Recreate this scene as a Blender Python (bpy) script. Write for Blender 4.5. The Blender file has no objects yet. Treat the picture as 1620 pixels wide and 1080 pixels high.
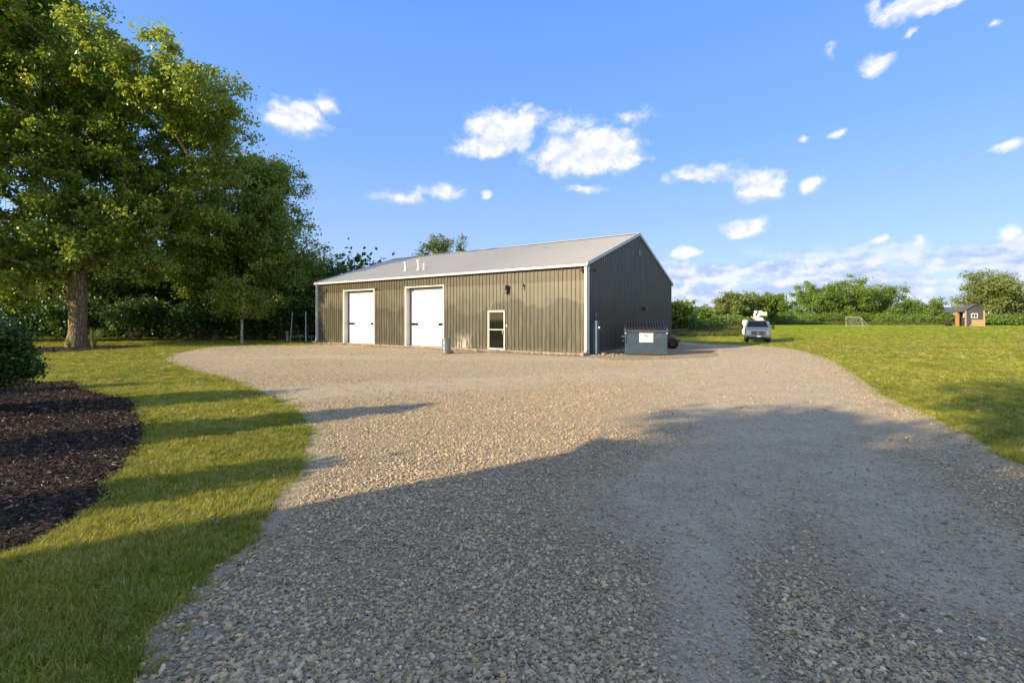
import bpy, bmesh, math, random
import numpy as np
from mathutils import Vector, Matrix, noise as mnoise, geometry as mgeo
R = math.radians
random.seed(7); RNG = np.random.default_rng(11)
scene = bpy.context.scene
COL = scene.collection

# ------------------------------------------------------------------ camera
F, HZ, EYE = 734.0, 506.0, 1.65
def G(px, py):                      # survey helper: a ground point from its bearing and depression
    Y = F*EYE/(py-HZ); return ((px-810)/F*Y, Y)
cam_d = bpy.data.cameras.new('camera'); cam = bpy.data.objects.new('camera', cam_d); COL.objects.link(cam)
cam.location = (0, 0, EYE); cam.rotation_euler = (R(90), 0, 0)
cam_d.lens = F/1620*36; cam_d.sensor_width = 36; cam_d.shift_y = -34/1620
cam_d.clip_start = .05; cam_d.clip_end = 9000
scene.camera = cam

# ------------------------------------------------------------------ node helper
class NT:
    def __init__(s, nt): s.t = nt
    def n(s, kind, out=0, _p=None, **kw):
        nd = s.t.nodes.new(kind)
        for k, v in (_p or {}).items(): setattr(nd, k, v)
        for k, v in kw.items():
            key = int(k[1:]) if (k[0] == 'i' and k[1:].isdigit()) else k.replace('_', ' ')
            sock = nd.inputs[key] if isinstance(key, int) else (nd.inputs.get(key) or nd.inputs[key.title()])
            if isinstance(v, bpy.types.NodeSocket): s.t.links.new(v, sock)
            elif v is not None:
                if isinstance(v, (tuple, list)) and sock.type == 'RGBA' and len(v) == 3: v = (*v, 1)
                sock.default_value = v
        s.last = nd
        return nd.outputs[out] if len(nd.outputs) else None
    def m(s, op, a, b=None, c=None, clamp=False):
        return s.n('ShaderNodeMath', _p={'operation': op, 'use_clamp': clamp}, i0=a, i1=b, i2=c)
    def v(s, op, a, b=None):
        o = s.n('ShaderNodeVectorMath', _p={'operation': op}, i0=a, i1=b)
        return s.last.outputs['Value'] if op in ('LENGTH', 'DOT_PRODUCT', 'DISTANCE') else o
    def sep(s, v): s.n('ShaderNodeSeparateXYZ', i0=v); return s.last.outputs
    def comb(s, x=0., y=0., z=0.): return s.n('ShaderNodeCombineXYZ', i0=x, i1=y, i2=z)
    def noise(s, vec, scale, detail=4., rough=.55, out=0, lac=2.0):
        return s.n('ShaderNodeTexNoise', out, Vector=vec, Scale=scale, Detail=detail, Roughness=rough, Lacunarity=lac)
    def vor(s, vec, scale, out=0, feature='F1', rnd=1.):
        return s.n('ShaderNodeTexVoronoi', out, _p={'feature': feature}, Vector=vec, Scale=scale, Randomness=rnd)
    def mr(s, v, a, b, c=0., d=1., smooth=False):
        return s.n('ShaderNodeMapRange', _p={'interpolation_type': 'SMOOTHSTEP' if smooth else 'LINEAR'}, i0=v, i1=a, i2=b, i3=c, i4=d)
    def mix(s, f, a, b, mode='MIX'):
        nd = s.t.nodes.new('ShaderNodeMix'); nd.data_type = 'RGBA'; nd.blend_type = mode
        for i, v in ((0, f), (6, a), (7, b)):
            if isinstance(v, bpy.types.NodeSocket): s.t.links.new(v, nd.inputs[i])
            else: nd.inputs[i].default_value = (*v, 1) if isinstance(v, tuple) and len(v) == 3 else v
        return nd.outputs[2]
    def ramp(s, f, stops):
        o = s.n('ShaderNodeValToRGB', i0=f); r = s.last.color_ramp
        while len(r.elements) < len(stops): r.elements.new(.5)
        for e, (p, c) in zip(r.elements, stops): e.position = p; e.color = (*c, 1)
        return o
    def bump(s, h, dist, strength=1., normal=None):
        kw = dict(Height=h, Distance=dist, Strength=strength)
        if normal: kw['Normal'] = normal
        return s.n('ShaderNodeBump', **kw)

# ------------------------------------------------------------------ sky and sun
SUN_EL = 20.7
LD = Vector((.844, .536, 0)).normalized()           # horizontal direction the sunlight travels
sun_az = math.atan2(-LD.x, -LD.y)                   # bearing of the sun, clockwise from +Y
world = bpy.data.worlds.new('World'); scene.world = world; world.use_nodes = True
world.node_tree.nodes.clear(); W = NT(world.node_tree)
sky = W.n('ShaderNodeTexSky', _p=dict(sky_type='NISHITA', sun_disc=False, sun_elevation=R(SUN_EL), sun_rotation=sun_az,
          altitude=200, air_density=1.0, dust_density=.25, ozone_density=2.5))
dirv = W.n('ShaderNodeNewGeometry', 'Incoming')
dirv = W.v('SCALE', dirv); W.last.inputs['Scale'].default_value = -1.0
dx, dy, dz = W.sep(dirv)
az = W.m('ARCTAN2', dx, dy); el = W.m('ARCSINE', dz)
p0 = W.comb(az, el, 0.)
wn = W.n('ShaderNodeTexNoise', 1, Vector=p0, Scale=14., Detail=6., Roughness=.6)
wv = W.v('SUBTRACT', wn, (.5, .5, .5)); wv = W.v('MULTIPLY', wv, (.045, .035, 0))
p1 = W.v('ADD', p0, wv)
CL = [(795,205,52,30,1),(768,230,48,18,1),(835,192,36,20,.75),(905,200,48,18,.5),(925,246,80,28,1.1),(983,240,30,30,1),(935,222,42,20,1.1),
      (468,188,46,26,.9),(515,165,24,16,.6),(632,312,44,12,.55),(702,303,38,13,.7),(770,306,10,7,.7),(1110,277,62,15,.6),(1202,297,38,24,1.05),
      (1285,293,24,12,.8),(1180,358,36,15,1),(1388,99,26,16,.75),(1310,80,12,14,.5),(1465,6,75,16,1),(1385,15,16,14,.55),(1437,57,14,6,.55),
      (1323,211,13,8,.7),(1270,218,10,6,.5),(1600,230,28,9,.6),(1395,380,17,8,.7),(1457,381,11,9,.7),(1605,378,26,20,1.1),(1000,186,38,13,.45),
      (1085,397,26,10,.9),(925,297,32,7,.45),(1575,43,10,7,.5),(1720,120,60,24,1),(1800,330,60,28,1)]
dens = None
for (x, y, rx, ry, w) in CL:
    a0 = math.atan((x-810)/F); e0 = math.atan((HZ-y)/F*math.cos(a0))
    ra = rx*math.cos(a0)**2/F*1.42; re = ry*math.cos(a0)/F*1.35
    q = W.v('SUBTRACT', p1, (a0, e0, 0)); q = W.v('MULTIPLY', q, (1/ra, 1/re, 0))
    l = W.v('LENGTH', q); val = W.m('MULTIPLY_ADD', l, -w, w)
    dens = val if dens is None else W.m('MAXIMUM', dens, val)
fb = W.noise(W.v('MULTIPLY', p1, (1, 1.5, 1)), 26., 7., .6)
d1 = W.m('MULTIPLY_ADD', W.m('SUBTRACT', fb, .5), .95, dens)
puff = W.m('MULTIPLY', W.mr(d1, .06, .62, smooth=True), .97)
# clouds added out of view to brighten and neutralise the ambient light
outf = W.m('MAXIMUM', W.mr(el, .62, .80, smooth=True), W.mr(W.m('ABSOLUTE', az), .95, 1.25, smooth=True))
on = W.noise(W.v('MULTIPLY', dirv, (1, 1, 1.6)), 4.2, 7., .6)
fill_puff = W.m('MULTIPLY', W.mr(on, .47, .60, smooth=True), W.m('MULTIPLY', outf, .9))
# low band of heaped clouds toward the horizon
pb = W.v('MULTIPLY', p1, (1, 1.9, 1))
bn = W.noise(pb, 10., 7., .56); bn2 = W.noise(W.v('ADD', pb, (.010, -.016, 0)), 10., 5., .56)
bandm = W.m('MULTIPLY', W.mr(el, .155, .09, smooth=True), W.mr(az, -.5, .2, .4, 1., smooth=True))
band = W.m('MULTIPLY', W.mr(W.m('MULTIPLY_ADD', bandm, .3, bn), .60, .76, smooth=True), bandm)
lit = W.mr(W.m('SUBTRACT', fb, W.noise(W.v('MULTIPLY', W.v('ADD', p1, (.01, -.014, 0)), (1, 1.5, 1)), 26., 5., .6)), -.12, .1)
skyc = W.n('ShaderNodeHueSaturation', Hue=.5, Saturation=1.12, Value=1., Color=sky)
lowm = W.mr(el, .30, .0, smooth=True)
grad = W.ramp(W.mr(el, 0., .75), [(0, (.56, .675, .94)), (.16, (.40, .57, .95)), (.45, (.225, .45, .97)), (.8, (.155, .37, .97)), (1, (.12, .32, .80))])
grad = W.mix(1., grad, (2.75, 2.75, 2.75), 'MULTIPLY')
sunward = W.mr(W.v('DOT_PRODUCT', dirv, (-LD.x, -LD.y, 0.)), -.1, .9, .9, .35, smooth=True)
skyc = W.mix(sunward, skyc, grad)
vb = W.n('ShaderNodeTexVoronoi', 0, _p={'feature': 'SMOOTH_F1'}, Vector=W.v('MULTIPLY', p1, (1, 1.4, 1)), Scale=42., Smoothness=.6)
lit = W.m('MULTIPLY', lit, W.mr(vb, .25, .75, 1.1, .55))
lit = W.m('MINIMUM', lit, 1.)
d1 = d1
cw = W.mix(lit, (2.1, 2.25, 2.7), (3.05, 3.0, 3.0))
bw = W.mix(W.mr(W.m('SUBTRACT', bn, bn2), -.07, .07), (1.25, 1.6, 2.4), (2.55, 2.6, 2.85))
skyc = W.mix(W.m('MULTIPLY', band, .82), skyc, bw)
skyc = W.mix(puff, skyc, cw); skyc = W.mix(fill_puff, skyc, (3.1, 2.95, 2.8))
SKY_STRENGTH = .15
bg = W.n('ShaderNodeBackground', Color=skyc, Strength=SKY_STRENGTH)
W.n('ShaderNodeOutputWorld', Surface=bg)
sd = bpy.data.lights.new('sun', 'SUN'); sd.energy = 3.25; sd.angle = R(.5); sd.color = (1, .79, .49)
so = bpy.data.objects.new('sun', sd); COL.objects.link(so)
lv = Vector((LD.x*math.cos(R(SUN_EL)), LD.y*math.cos(R(SUN_EL)), -math.sin(R(SUN_EL))))
so.rotation_euler = lv.to_track_quat('-Z', 'Y').to_euler(); so.location = (-30, -20, 30)
scene.view_settings.view_transform = 'Standard'; scene.view_settings.look = 'None'
scene.view_settings.exposure = 1.33; scene.view_settings.gamma = 1; scene.view_settings.use_curve_mapping = False

# ------------------------------------------------------------------ object helpers
def props(o, label=None, cat=None, group=None, kind=None):
    if label: o['label'] = label
    if cat: o['category'] = cat
    if group: o['group'] = group
    if kind: o['kind'] = kind
    return o
def empty(name, loc=(0,0,0), rz=0, **k):
    o = bpy.data.objects.new(name, None); COL.objects.link(o); o.location = loc; o.rotation_euler = (0, 0, rz)
    o.empty_display_size = .2
    return props(o, **k)
def link(name, me, parent=None, loc=None, rot=None, **k):
    o = bpy.data.objects.new(name, me); COL.objects.link(o)
    if parent: o.parent = parent
    if loc is not None: o.location = loc
    if rot is not None: o.rotation_euler = rot
    return props(o, **k)
def npmesh(name, V, Fa, mat=None, smooth=False, attrs=None):
    me = bpy.data.meshes.new(name)
    V = np.asarray(V, np.float32).reshape(-1, 3); Fa = np.asarray(Fa, np.int32); nf, k = Fa.shape
    me.vertices.add(len(V)); me.vertices.foreach_set('co', V.ravel())
    me.loops.add(nf*k); me.loops.foreach_set('vertex_index', Fa.ravel())
    me.polygons.add(nf); me.polygons.foreach_set('loop_start', np.arange(nf, dtype=np.int32)*k)
    try: me.polygons.foreach_set('loop_total', np.full(nf, k, np.int32))
    except Exception: pass
    me.polygons.foreach_set('use_smooth', np.full(nf, smooth, bool))
    for an, (ty, dom, dat) in (attrs or {}).items():
        a = me.attributes.new(an, ty, dom)
        a.data.foreach_set({'FLOAT': 'value', 'INT': 'value', 'FLOAT_VECTOR': 'vector', 'FLOAT_COLOR': 'color'}[ty], np.asarray(dat).ravel())
    me.update(); me.validate()
    if mat: me.materials.append(mat)
    return me
class MB:
    def __init__(s): s.v = []; s.f = []
    def add(s, vs, fs):
        b = len(s.v); s.v += [tuple(v) for v in vs]; s.f += [tuple(i+b for i in f) for f in fs]; return s
    def box(s, x0, x1, y0, y1, z0, z1, M=None):
        vs = [Vector((x, y, z)) for z in (z0, z1) for x, y in ((x0,y0),(x1,y0),(x1,y1),(x0,y1))]
        if M: vs = [M @ v for v in vs]
        return s.add(vs, [(3,2,1,0),(4,5,6,7),(0,1,5,4),(1,2,6,5),(2,3,7,6),(3,0,4,7)])
    def prism(s, pts, x0, x1, axis='x'):           # polygon (a,b) extruded along an axis
        n = len(pts)
        mk = {'x': lambda t, p: (t, p[0], p[1]), 'y': lambda t, p: (p[0], t, p[1]), 'z': lambda t, p: (p[0], p[1], t)}[axis]
        vs = [mk(x0, p) for p in pts] + [mk(x1, p) for p in pts]
        return s.add(vs, [tuple(range(n))[::-1], tuple(range(n, 2*n))] + [(i, (i+1) % n, n+(i+1) % n, n+i) for i in range(n)])
    def tube(s, a, b, r0, r1=None, n=10, cap=True):
        a, b = Vector(a), Vector(b); r1 = r0 if r1 is None else r1
        d = (b-a).normalized(); u = d.orthogonal().normalized(); w = d.cross(u)
        vs = []
        for p, r in ((a, r0), (b, r1)):
            for i in range(n):
                t = 2*math.pi*i/n; vs.append(p + u*(r*math.cos(t)) + w*(r*math.sin(t)))
        fs = [(i, (i+1) % n, n+(i+1) % n, n+i) for i in range(n)]
        if cap: fs += [tuple(range(n))[::-1], tuple(range(n, 2*n))]
        return s.add(vs, fs)
    def lathe(s, prof, n=20, c=(0,0,0)):
        b = []
        for r, z in prof:
            for i in range(n):
                t = 2*math.pi*i/n; b.append((c[0]+r*math.cos(t), c[1]+r*math.sin(t), c[2]+z))
        fs = [(k*n+i, k*n+(i+1) % n, (k+1)*n+(i+1) % n, (k+1)*n+i) for k in range(len(prof)-1) for i in range(n)]
        return s.add(b, fs)
    def build(s, name, mat, parent=None, bevel=0, smooth=False, **k):
        me = bpy.data.meshes.new(name); me.from_pydata(s.v, [], s.f); me.validate()
        bm = bmesh.new(); bm.from_mesh(me); bmesh.ops.recalc_face_normals(bm, faces=bm.faces)
        if bevel: bmesh.ops.bevel(bm, geom=bm.edges[:], offset=bevel, segments=2, affect='EDGES', profile=.5)
        bm.to_mesh(me); bm.free()
        if smooth:
            for p in me.polygons: p.use_smooth = True
        me.materials.append(mat)
        return link(name, me, parent, **k)

# ------------------------------------------------------------------ materials
def M(name, col=(.5,.5,.5), rough=.6, metal=0., spec=.5, fn=None):
    m = bpy.data.materials.new(name); m.use_nodes = True; nt = m.node_tree; nt.nodes.clear(); N = NT(nt)
    b = nt.nodes.new('ShaderNodeBsdfPrincipled'); o = nt.nodes.new('ShaderNodeOutputMaterial'); nt.links.new(b.outputs[0], o.inputs[0])
    b.inputs['Base Color'].default_value = (*col, 1); b.inputs['Roughness'].default_value = rough
    b.inputs['Metallic'].default_value = metal; b.inputs['Specular IOR Level'].default_value = spec
    if fn: fn(N, b, o)
    return m
def setc(N, b, sock, val): N.t.links.new(val, b.inputs[sock])
def worn(base, dark, scale=3., amt=.6, dist=.002):
    def fn(N, b, o):
        p = N.n('ShaderNodeTexCoord', 'Object'); n1 = N.noise(p, scale, 6., .65); n2 = N.noise(p, scale*14, 4., .6)
        c = N.mix(N.mr(n1, .42, .7, 0, amt), base, dark); c = N.mix(N.mr(n2, .5, .8, 0, .35*amt), c, dark)
        setc(N, b, 'Base Color', c); setc(N, b, 'Normal', N.bump(n2, dist, .6))
    return fn
def wall_fn(front):
    WA = [(.112,.102,.070), (.060,.056,.037), (.042,.040,.027), (.20,.182,.135)] if front else [(.044,.044,.038), (.025,.027,.025), (.020,.022,.021), (.064,.066,.060)]  # second set: same steel darkened, the unlit gable's shade put into its colours
    def fn(N, b, o):
        p = N.n('ShaderNodeTexCoord', 'Object'); x, y, z = N.sep(p)
        t = x if front else y
        cid = N.m('FLOOR', N.m('DIVIDE', t, .2286))
        wnz = N.n('ShaderNodeTexWhiteNoise', 0, _p={'noise_dimensions': '1D'}); N.t.links.new(cid, N.last.inputs['W'])
        lowh = N.noise(N.comb(t, 3., 0), .33, 2., .5)
        hgt = N.m('ADD', N.m('MULTIPLY_ADD', lowh, 5.2, -.35), N.m('MULTIPLY', wnz, .22))
        edge = N.m('ADD', z, N.m('MULTIPLY', N.noise(p, 9., 3.), .12))
        below = N.mr(N.m('SUBTRACT', hgt, edge), -.02, .03)
        c = N.mix(below, WA[0], WA[1])
        hgt2 = N.m('ADD', N.m('MULTIPLY_ADD', N.noise(N.comb(t, 9., 0), .5, 2., .5), 4.6, .35), N.m('MULTIPLY', wnz, .3))
        c = N.mix(N.mr(N.m('SUBTRACT', hgt2, edge), -.02, .04, 0, .35), c, WA[2])
        streak = N.noise(N.v('MULTIPLY', p, (8, 8, .5)), 1.6, 5., .6)
        c = N.mix(N.mr(streak, .5, .74, 0, .55), c, WA[3])
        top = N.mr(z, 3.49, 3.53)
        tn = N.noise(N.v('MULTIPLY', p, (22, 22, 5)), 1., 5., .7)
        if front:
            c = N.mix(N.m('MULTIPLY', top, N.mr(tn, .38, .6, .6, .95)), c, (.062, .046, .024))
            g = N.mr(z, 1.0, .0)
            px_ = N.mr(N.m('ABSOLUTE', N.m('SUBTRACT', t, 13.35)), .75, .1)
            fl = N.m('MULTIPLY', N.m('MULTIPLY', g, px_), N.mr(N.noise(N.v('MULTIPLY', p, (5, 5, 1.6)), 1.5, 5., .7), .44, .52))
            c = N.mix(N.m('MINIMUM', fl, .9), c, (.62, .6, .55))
        mud = N.m('MULTIPLY', N.mr(z, .35, .05), N.mr(N.noise(p, 6., 4.), .35, .6))
        c = N.mix(N.m('MULTIPLY', mud, .6), c, (.2, .15, .09))
        setc(N, b, 'Base Color', c)
        setc(N, b, 'Roughness', N.mr(streak, .3, .7, .32, .55))
        dent = N.noise(N.v('MULTIPLY', p, (1, 1, .4)), 2.2, 3., .5)
        setc(N, b, 'Normal', N.bump(N.m('ADD', dent, N.m('MULTIPLY', tn, .03)), .02, .5))
    return fn
m_wallF = M('olive_ribbed_steel', rough=.5, metal=.05, fn=wall_fn(True))
m_wallG = M('shade_tinted_ribbed_steel', rough=.42, metal=.05, spec=.7, fn=wall_fn(False))
m_roof = M('galvanised_roof', rough=.55, metal=0., fn=worn((.60,.55,.46), (.50,.455,.38), .5, .3))
m_trim = M('white_trim', rough=.45, fn=worn((.62,.62,.60), (.45,.43,.38), 2., .35))
m_conc = M('concrete', rough=.9, fn=worn((.30,.27,.23), (.16,.13,.1), 4., .7, .006))
m_dark = M('dark_void', (.012,.012,.012), .9)
m_door = M('white_door_paint', rough=.4, fn=worn((.72,.72,.72), (.6,.58,.55), 1.5, .25, .0005))
m_glass = M('dark_window_glass', (.008,.010,.009), .04, spec=.35)
m_alu = M('aluminium', (.55,.55,.55), .35, .8)
m_galv = M('galvanised', rough=.38, metal=.75, fn=worn((.30,.32,.33), (.2,.21,.22), 6., .6))
m_rust = M('rusty_steel', rough=.85, fn=worn((.14,.06,.03), (.04,.03,.025), 8., .7, .004))
m_black = M('black_plastic', rough=.6, fn=worn((.008,.008,.009), (.022,.02,.018), 5., .6))
m_brown = M('brown_fixture', (.10,.065,.04), .5)
m_block = M('tan_block', rough=.95, fn=worn((.36,.28,.19), (.18,.13,.09), 9., .7, .01))
m_wood = M('weathered_wood', rough=.9, fn=worn((.26,.18,.12), (.10,.075,.06), 7., .7, .005))
m_bluebox = M('blue_grey_cabinet', rough=.5, fn=worn((.075,.12,.16), (.05,.07,.09), 3., .6))
def dump_fn(N, b, o):
    p = N.n('ShaderNodeTexCoord', 'Object'); x, y, z = N.sep(p)
    n1 = N.noise(p, 3., 6., .65); n2 = N.noise(N.v('MULTIPLY', p, (1, 1, .3)), 22., 5., .7)
    c = N.mix(N.mr(n1, .35, .7), (.026, .052, .082), (.045, .075, .105)); c = N.mix(N.mr(n2, .55, .75, 0, .6), c, (.02, .035, .045))
    e = N.m('MAXIMUM', N.mr(z, .17, .04), N.mr(z, .96, 1.2)); mid = N.mr(N.m('ABSOLUTE', x), .75, .1, .25, 1)
    ru = N.mr(N.m('ADD', N.m('MULTIPLY', N.m('MULTIPLY', e, mid), .75), N.m('MULTIPLY', n2, .5)), .62, .8)
    c = N.mix(ru, c, (.11, .045, .022)); setc(N, b, 'Base Color', c); setc(N, b, 'Normal', N.bump(n2, .004, .6))
m_dump = M('blue_dumpster_paint', rough=.55, fn=dump_fn)

def leafmat(name, c0, c1, c2, trans=.35, gloss=.45):
    def fn(N, b, o):
        t = N.n('ShaderNodeAttribute', 'Fac', _p={'attribute_name': 'tint'})
        c = N.ramp(t, [(0, c0), (.55, c1), (1, c2)])
        setc(N, b, 'Base Color', c); b.inputs['Roughness'].default_value = gloss
        tr = N.n('ShaderNodeBsdfTranslucent', Color=N.mix(.5, c, (c2[0]*1.6, c2[1]*1.7, c2[2]*.7)))
        mx = N.n('ShaderNodeMixShader', i0=trans, i1=b.outputs[0], i2=tr)
        N.t.links.new(mx, o.inputs[0])
    return M(name, rough=gloss, spec=.5, fn=fn)
lf_cotton = leafmat('cottonwood_leaf', (.095,.15,.02), (.195,.265,.04), (.40,.46,.13), .40, .34)
lf_wood = leafmat('woodland_leaf', (.055,.095,.013), (.125,.17,.024), (.25,.28,.05), .25)
lf_bright = leafmat('bright_leaf', (.09,.13,.016), (.19,.23,.025), (.31,.33,.05), .35)
lf_field = leafmat('field_tree_leaf', (.08,.14,.016), (.14,.22,.026), (.24,.30,.045), .3)
lf_silver = leafmat('silvery_leaf', (.09,.13,.03), (.18,.22,.06), (.31,.35,.12), .3)
lf_cedar = leafmat('cedar_leaf', (.04,.08,.014), (.08,.14,.02), (.13,.19,.03), .15, .6)
lf_shrub = leafmat('shrub_leaf', (.025,.065,.012), (.05,.11,.018), (.10,.165,.03), .2, .4)
def bark_fn(c0, c1):
    def fn(N, b, o):
        p = N.n('ShaderNodeTexCoord', 'Object'); q = N.v('MULTIPLY', p, (1, 1, .22))
        v = N.vor(q, 9., feature='DISTANCE_TO_EDGE'); n = N.noise(q, 12., 6., .65)
        h = N.m('ADD', N.mr(v, 0, .12), N.m('MULTIPLY', n, .6))
        setc(N, b, 'Base Color', N.mix(N.mr(h, .25, 1.3), c0, c1)); setc(N, b, 'Normal', N.bump(h, .05, .9))
    return fn
m_bark = M('furrowed_bark', rough=.95, fn=bark_fn((.055,.04,.024), (.25,.19,.10)))
m_bark2 = M('grey_bark', rough=.95, fn=bark_fn((.06,.05,.04), (.19,.16,.13)))
m_birch = M('pale_bark', rough=.9, fn=bark_fn((.2,.18,.15), (.45,.42,.38)))

def grass_ground(N, b, o):
    p = N.n('ShaderNodeNewGeometry', 'Position'); x, y, z = N.sep(p)
    big = N.noise(p, .11, 4., .55); mid = N.noise(p, .9, 5., .6); fine = N.noise(p, 26., 6., .75); fine2 = N.noise(p, 7., 5., .7)
    far = N.mr(N.v('LENGTH', p), 22., 75.)
    c = N.mix(N.mr(mid, .35, .65), (.165, .205, .020), (.32, .325, .042))
    c = N.mix(N.mr(big, .42, .62, 0, .6), c, (.37, .35, .052))
    # mowing passes run across the field
    mow = N.n('ShaderNodeTexWave', 1, _p={'wave_type': 'BANDS', 'bands_direction': 'Y'}, Vector=N.n('ShaderNodeMapping', Vector=p, Rotation=(0, 0, R(24))), Scale=.32, Distortion=1.2, Detail=2.)
    c = N.mix(N.m('MULTIPLY', N.mr(mow, .25, .75), .3), c, (.42, .42, .07))
    tall = N.mr(N.m('SUBTRACT', x, N.m('MULTIPLY', N.m('SUBTRACT', 90., y), .55)), 0., 14.)
    c = N.mix(N.m('MULTIPLY', N.m('MULTIPLY', tall, far), N.mr(mid, .2, .7, .4, .9)), c, (.22, .36, .02))
    c = N.mix(N.mr(fine, .48, .70, 0, .5), c, (.07, .08, .015))
    c = N.mix(N.mr(fine2, .55, .75, 0, .5), c, (.34, .31, .10))
    setc(N, b, 'Base Color', c)
    h = N.m('ADD', fine, N.m('MULTIPLY', fine2, .8))
    setc(N, b, 'Normal', N.bump(h, .06, .9))
m_grass = M('lawn_ground', rough=1., spec=.0, fn=grass_ground)

def dustnodes(N, p):
    """compacted fine tracks in the drive, distance to a few wheel paths plus noise"""
    x, y, z = N.sep(p)
    def seg(ax, ay, bx, by, r):
        dx_, dy_ = bx-ax, by-ay; L2 = dx_*dx_+dy_*dy_
        q = N.comb(N.m('SUBTRACT', x, ax), N.m('SUBTRACT', y, ay), 0.)
        h = N.m('DIVIDE', N.v('DOT_PRODUCT', q, (dx_, dy_, 0)), L2, clamp=True)
        e = N.comb(N.m('MULTIPLY', h, dx_), N.m('MULTIPLY', h, dy_), 0.)
        return N.mr(N.v('LENGTH', N.v('SUBTRACT', q, e)), r*1.5, r*.35, smooth=True)
    d = None
    for s_ in TRACKS:
        v = seg(*s_); d = v if d is None else N.m('MAXIMUM', d, v)
    return d
TRACKS = [(.6,1.2,1.35,3.4,.30), (1.25,3.0,1.7,5.2,.32), (1.5,4.0,4.6,8.0,1.0), (4.6,8.0,10.5,22,2.4), (2.9,3.0,4.2,6.5,.9), (-2.15,3.6,-2.45,5.6,.28), (-6,10,10,17,1.2), (-12,21,8,19,1.2)]
def dust_py(P):
    x, y = P[:, 0], P[:, 1]; d = np.zeros(len(P))
    for ax, ay, bx, by, r in TRACKS:
        dx_, dy_ = bx-ax, by-ay; h = np.clip(((x-ax)*dx_+(y-ay)*dy_)/(dx_*dx_+dy_*dy_), 0, 1)
        l = np.hypot(x-ax-h*dx_, y-ay-h*dy_); t = np.clip((r*1.5-l)/(r*1.15), 0, 1); d = np.maximum(d, t*t*(3-2*t))
    return d
def gravel_fn(N, b, o):
    p = N.n('ShaderNodeNewGeometry', 'Position')
    pw = N.v('ADD', p, N.v('MULTIPLY', N.n('ShaderNodeTexNoise', 1, Vector=p, Scale=30., Detail=2.), (.012, .012, 0)))
    v1c = N.vor(pw, 42., 1); v1d = N.vor(pw, 42., 0); v2c = N.vor(pw, 105., 1); v2d = N.vor(pw, 105., 0)
    s1 = N.sep(v1c)[0]; s2 = N.sep(v2c)[1]
    stops = [(0, (.26,.215,.15)), (.3, (.44,.375,.265)), (.5, (.52,.43,.29)), (.68, (.57,.42,.24)), (.8, (.41,.36,.265)), (.93, (.64,.53,.36)), (1, (.72,.64,.46))]
    c1 = N.ramp(s1, stops); c2 = N.ramp(s2, stops)
    pick = N.mr(N.noise(p, 9., 3.), .45, .55)
    c = N.mix(pick, c1, c2); dd = N.mix(pick, v1d, N.m('MULTIPLY', v2d, .5))
    gap = N.mr(N.mix(pick, N.m('MULTIPLY', v1d, 1.), N.m('MULTIPLY', v2d, 1.)), .45, .8)
    c = N.mix(N.m('MULTIPLY', gap, .55), c, (.24,.195,.13))
    nz = N.noise(p, .6, 4., .6)
    d = N.m('MULTIPLY', dustnodes(N, p), N.mr(N.noise(p, 1.9, 5., .62), .3, .6))
    fz = N.noise(p, 48., 6., .85)
    dc = N.mix(N.mr(fz, .40, .60), (.44,.355,.25), (.74,.62,.45))
    c = N.mix(N.m('MULTIPLY', d, .75), c, dc)
    c = N.mix(N.mr(nz, .45, .7, 0, .35), c, (.52,.42,.27))
    # the far, finer part of the yard
    r = N.v('LENGTH', p); c = N.mix(N.mr(r, 7., 20., 0, .38), c, (.56,.455,.295))
    spots = N.noise(p, 3.2, 6., .8); c = N.mix(N.mr(spots, .56, .72, 0, .5), c, (.24,.18,.11))
    sp2 = N.noise(p, 15., 6., .85); c = N.mix(N.mr(sp2, .55, .68, 0, .65), c, (.17,.135,.09)); c = N.mix(N.mr(sp2, .42, .33, 0, .5), c, (.68,.58,.42))
    edge = N.n('ShaderNodeAttribute', 'Fac', _p={'attribute_name': 'edge'})
    em = N.m('MULTIPLY', edge, N.mr(N.noise(p, 2.6, 4., .6), .3, .6))
    c = N.mix(N.m('MULTIPLY', em, .85), c, N.mix(N.mr(fz, .38, .62), (.34,.26,.165), (.62,.50,.35)))
    setc(N, b, 'Base Color', c)
    h = N.m('MULTIPLY', N.mix(pick, N.mr(v1d, 0, .7, 1, 0), N.mr(v2d, 0, .7, .5, 0)), N.mr(d, 0, 1, 1, .35))
    setc(N, b, 'Normal', N.bump(N.m('ADD', h, N.m('MULTIPLY', fz, .15)), .012, .85, N.bump(N.noise(p, 5., 7., .8), .09, .8)))
m_gravel = M('gravel_ground', rough=.95, spec=.25, fn=gravel_fn)
def dirt_fn(N, b, o):
    p = N.n('ShaderNodeNewGeometry', 'Position'); n1 = N.noise(p, 2.5, 6., .65); n2 = N.noise(p, 30., 6., .7)
    c = N.mix(N.mr(n1, .35, .65), (.30,.215,.13), (.42,.33,.22)); c = N.mix(N.mr(n2, .5, .7, 0, .6), c, (.15,.09,.05))
    setc(N, b, 'Base Color', c); setc(N, b, 'Normal', N.bump(N.m('ADD', n1, n2), .03, .8))
m_dirt = M('bare_dirt', rough=.97, spec=.2, fn=dirt_fn)
def mulch_fn(N, b, o):
    p = N.n('ShaderNodeNewGeometry', 'Position'); n1 = N.vor(N.v('MULTIPLY', p, (1, 2.4, 1)), 22., 1); n2 = N.noise(p, 40., 6., .7)
    c = N.ramp(N.sep(n1)[0], [(0, (.02,.014,.011)), (.6, (.045,.03,.023)), (1, (.11,.075,.055))])
    setc(N, b, 'Base Color', c); setc(N, b, 'Normal', N.bump(N.m('ADD', N.sep(n1)[0], n2), .03, .9))
m_mulch = M('mulch_ground', rough=.95, spec=.2, fn=mulch_fn)

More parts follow.
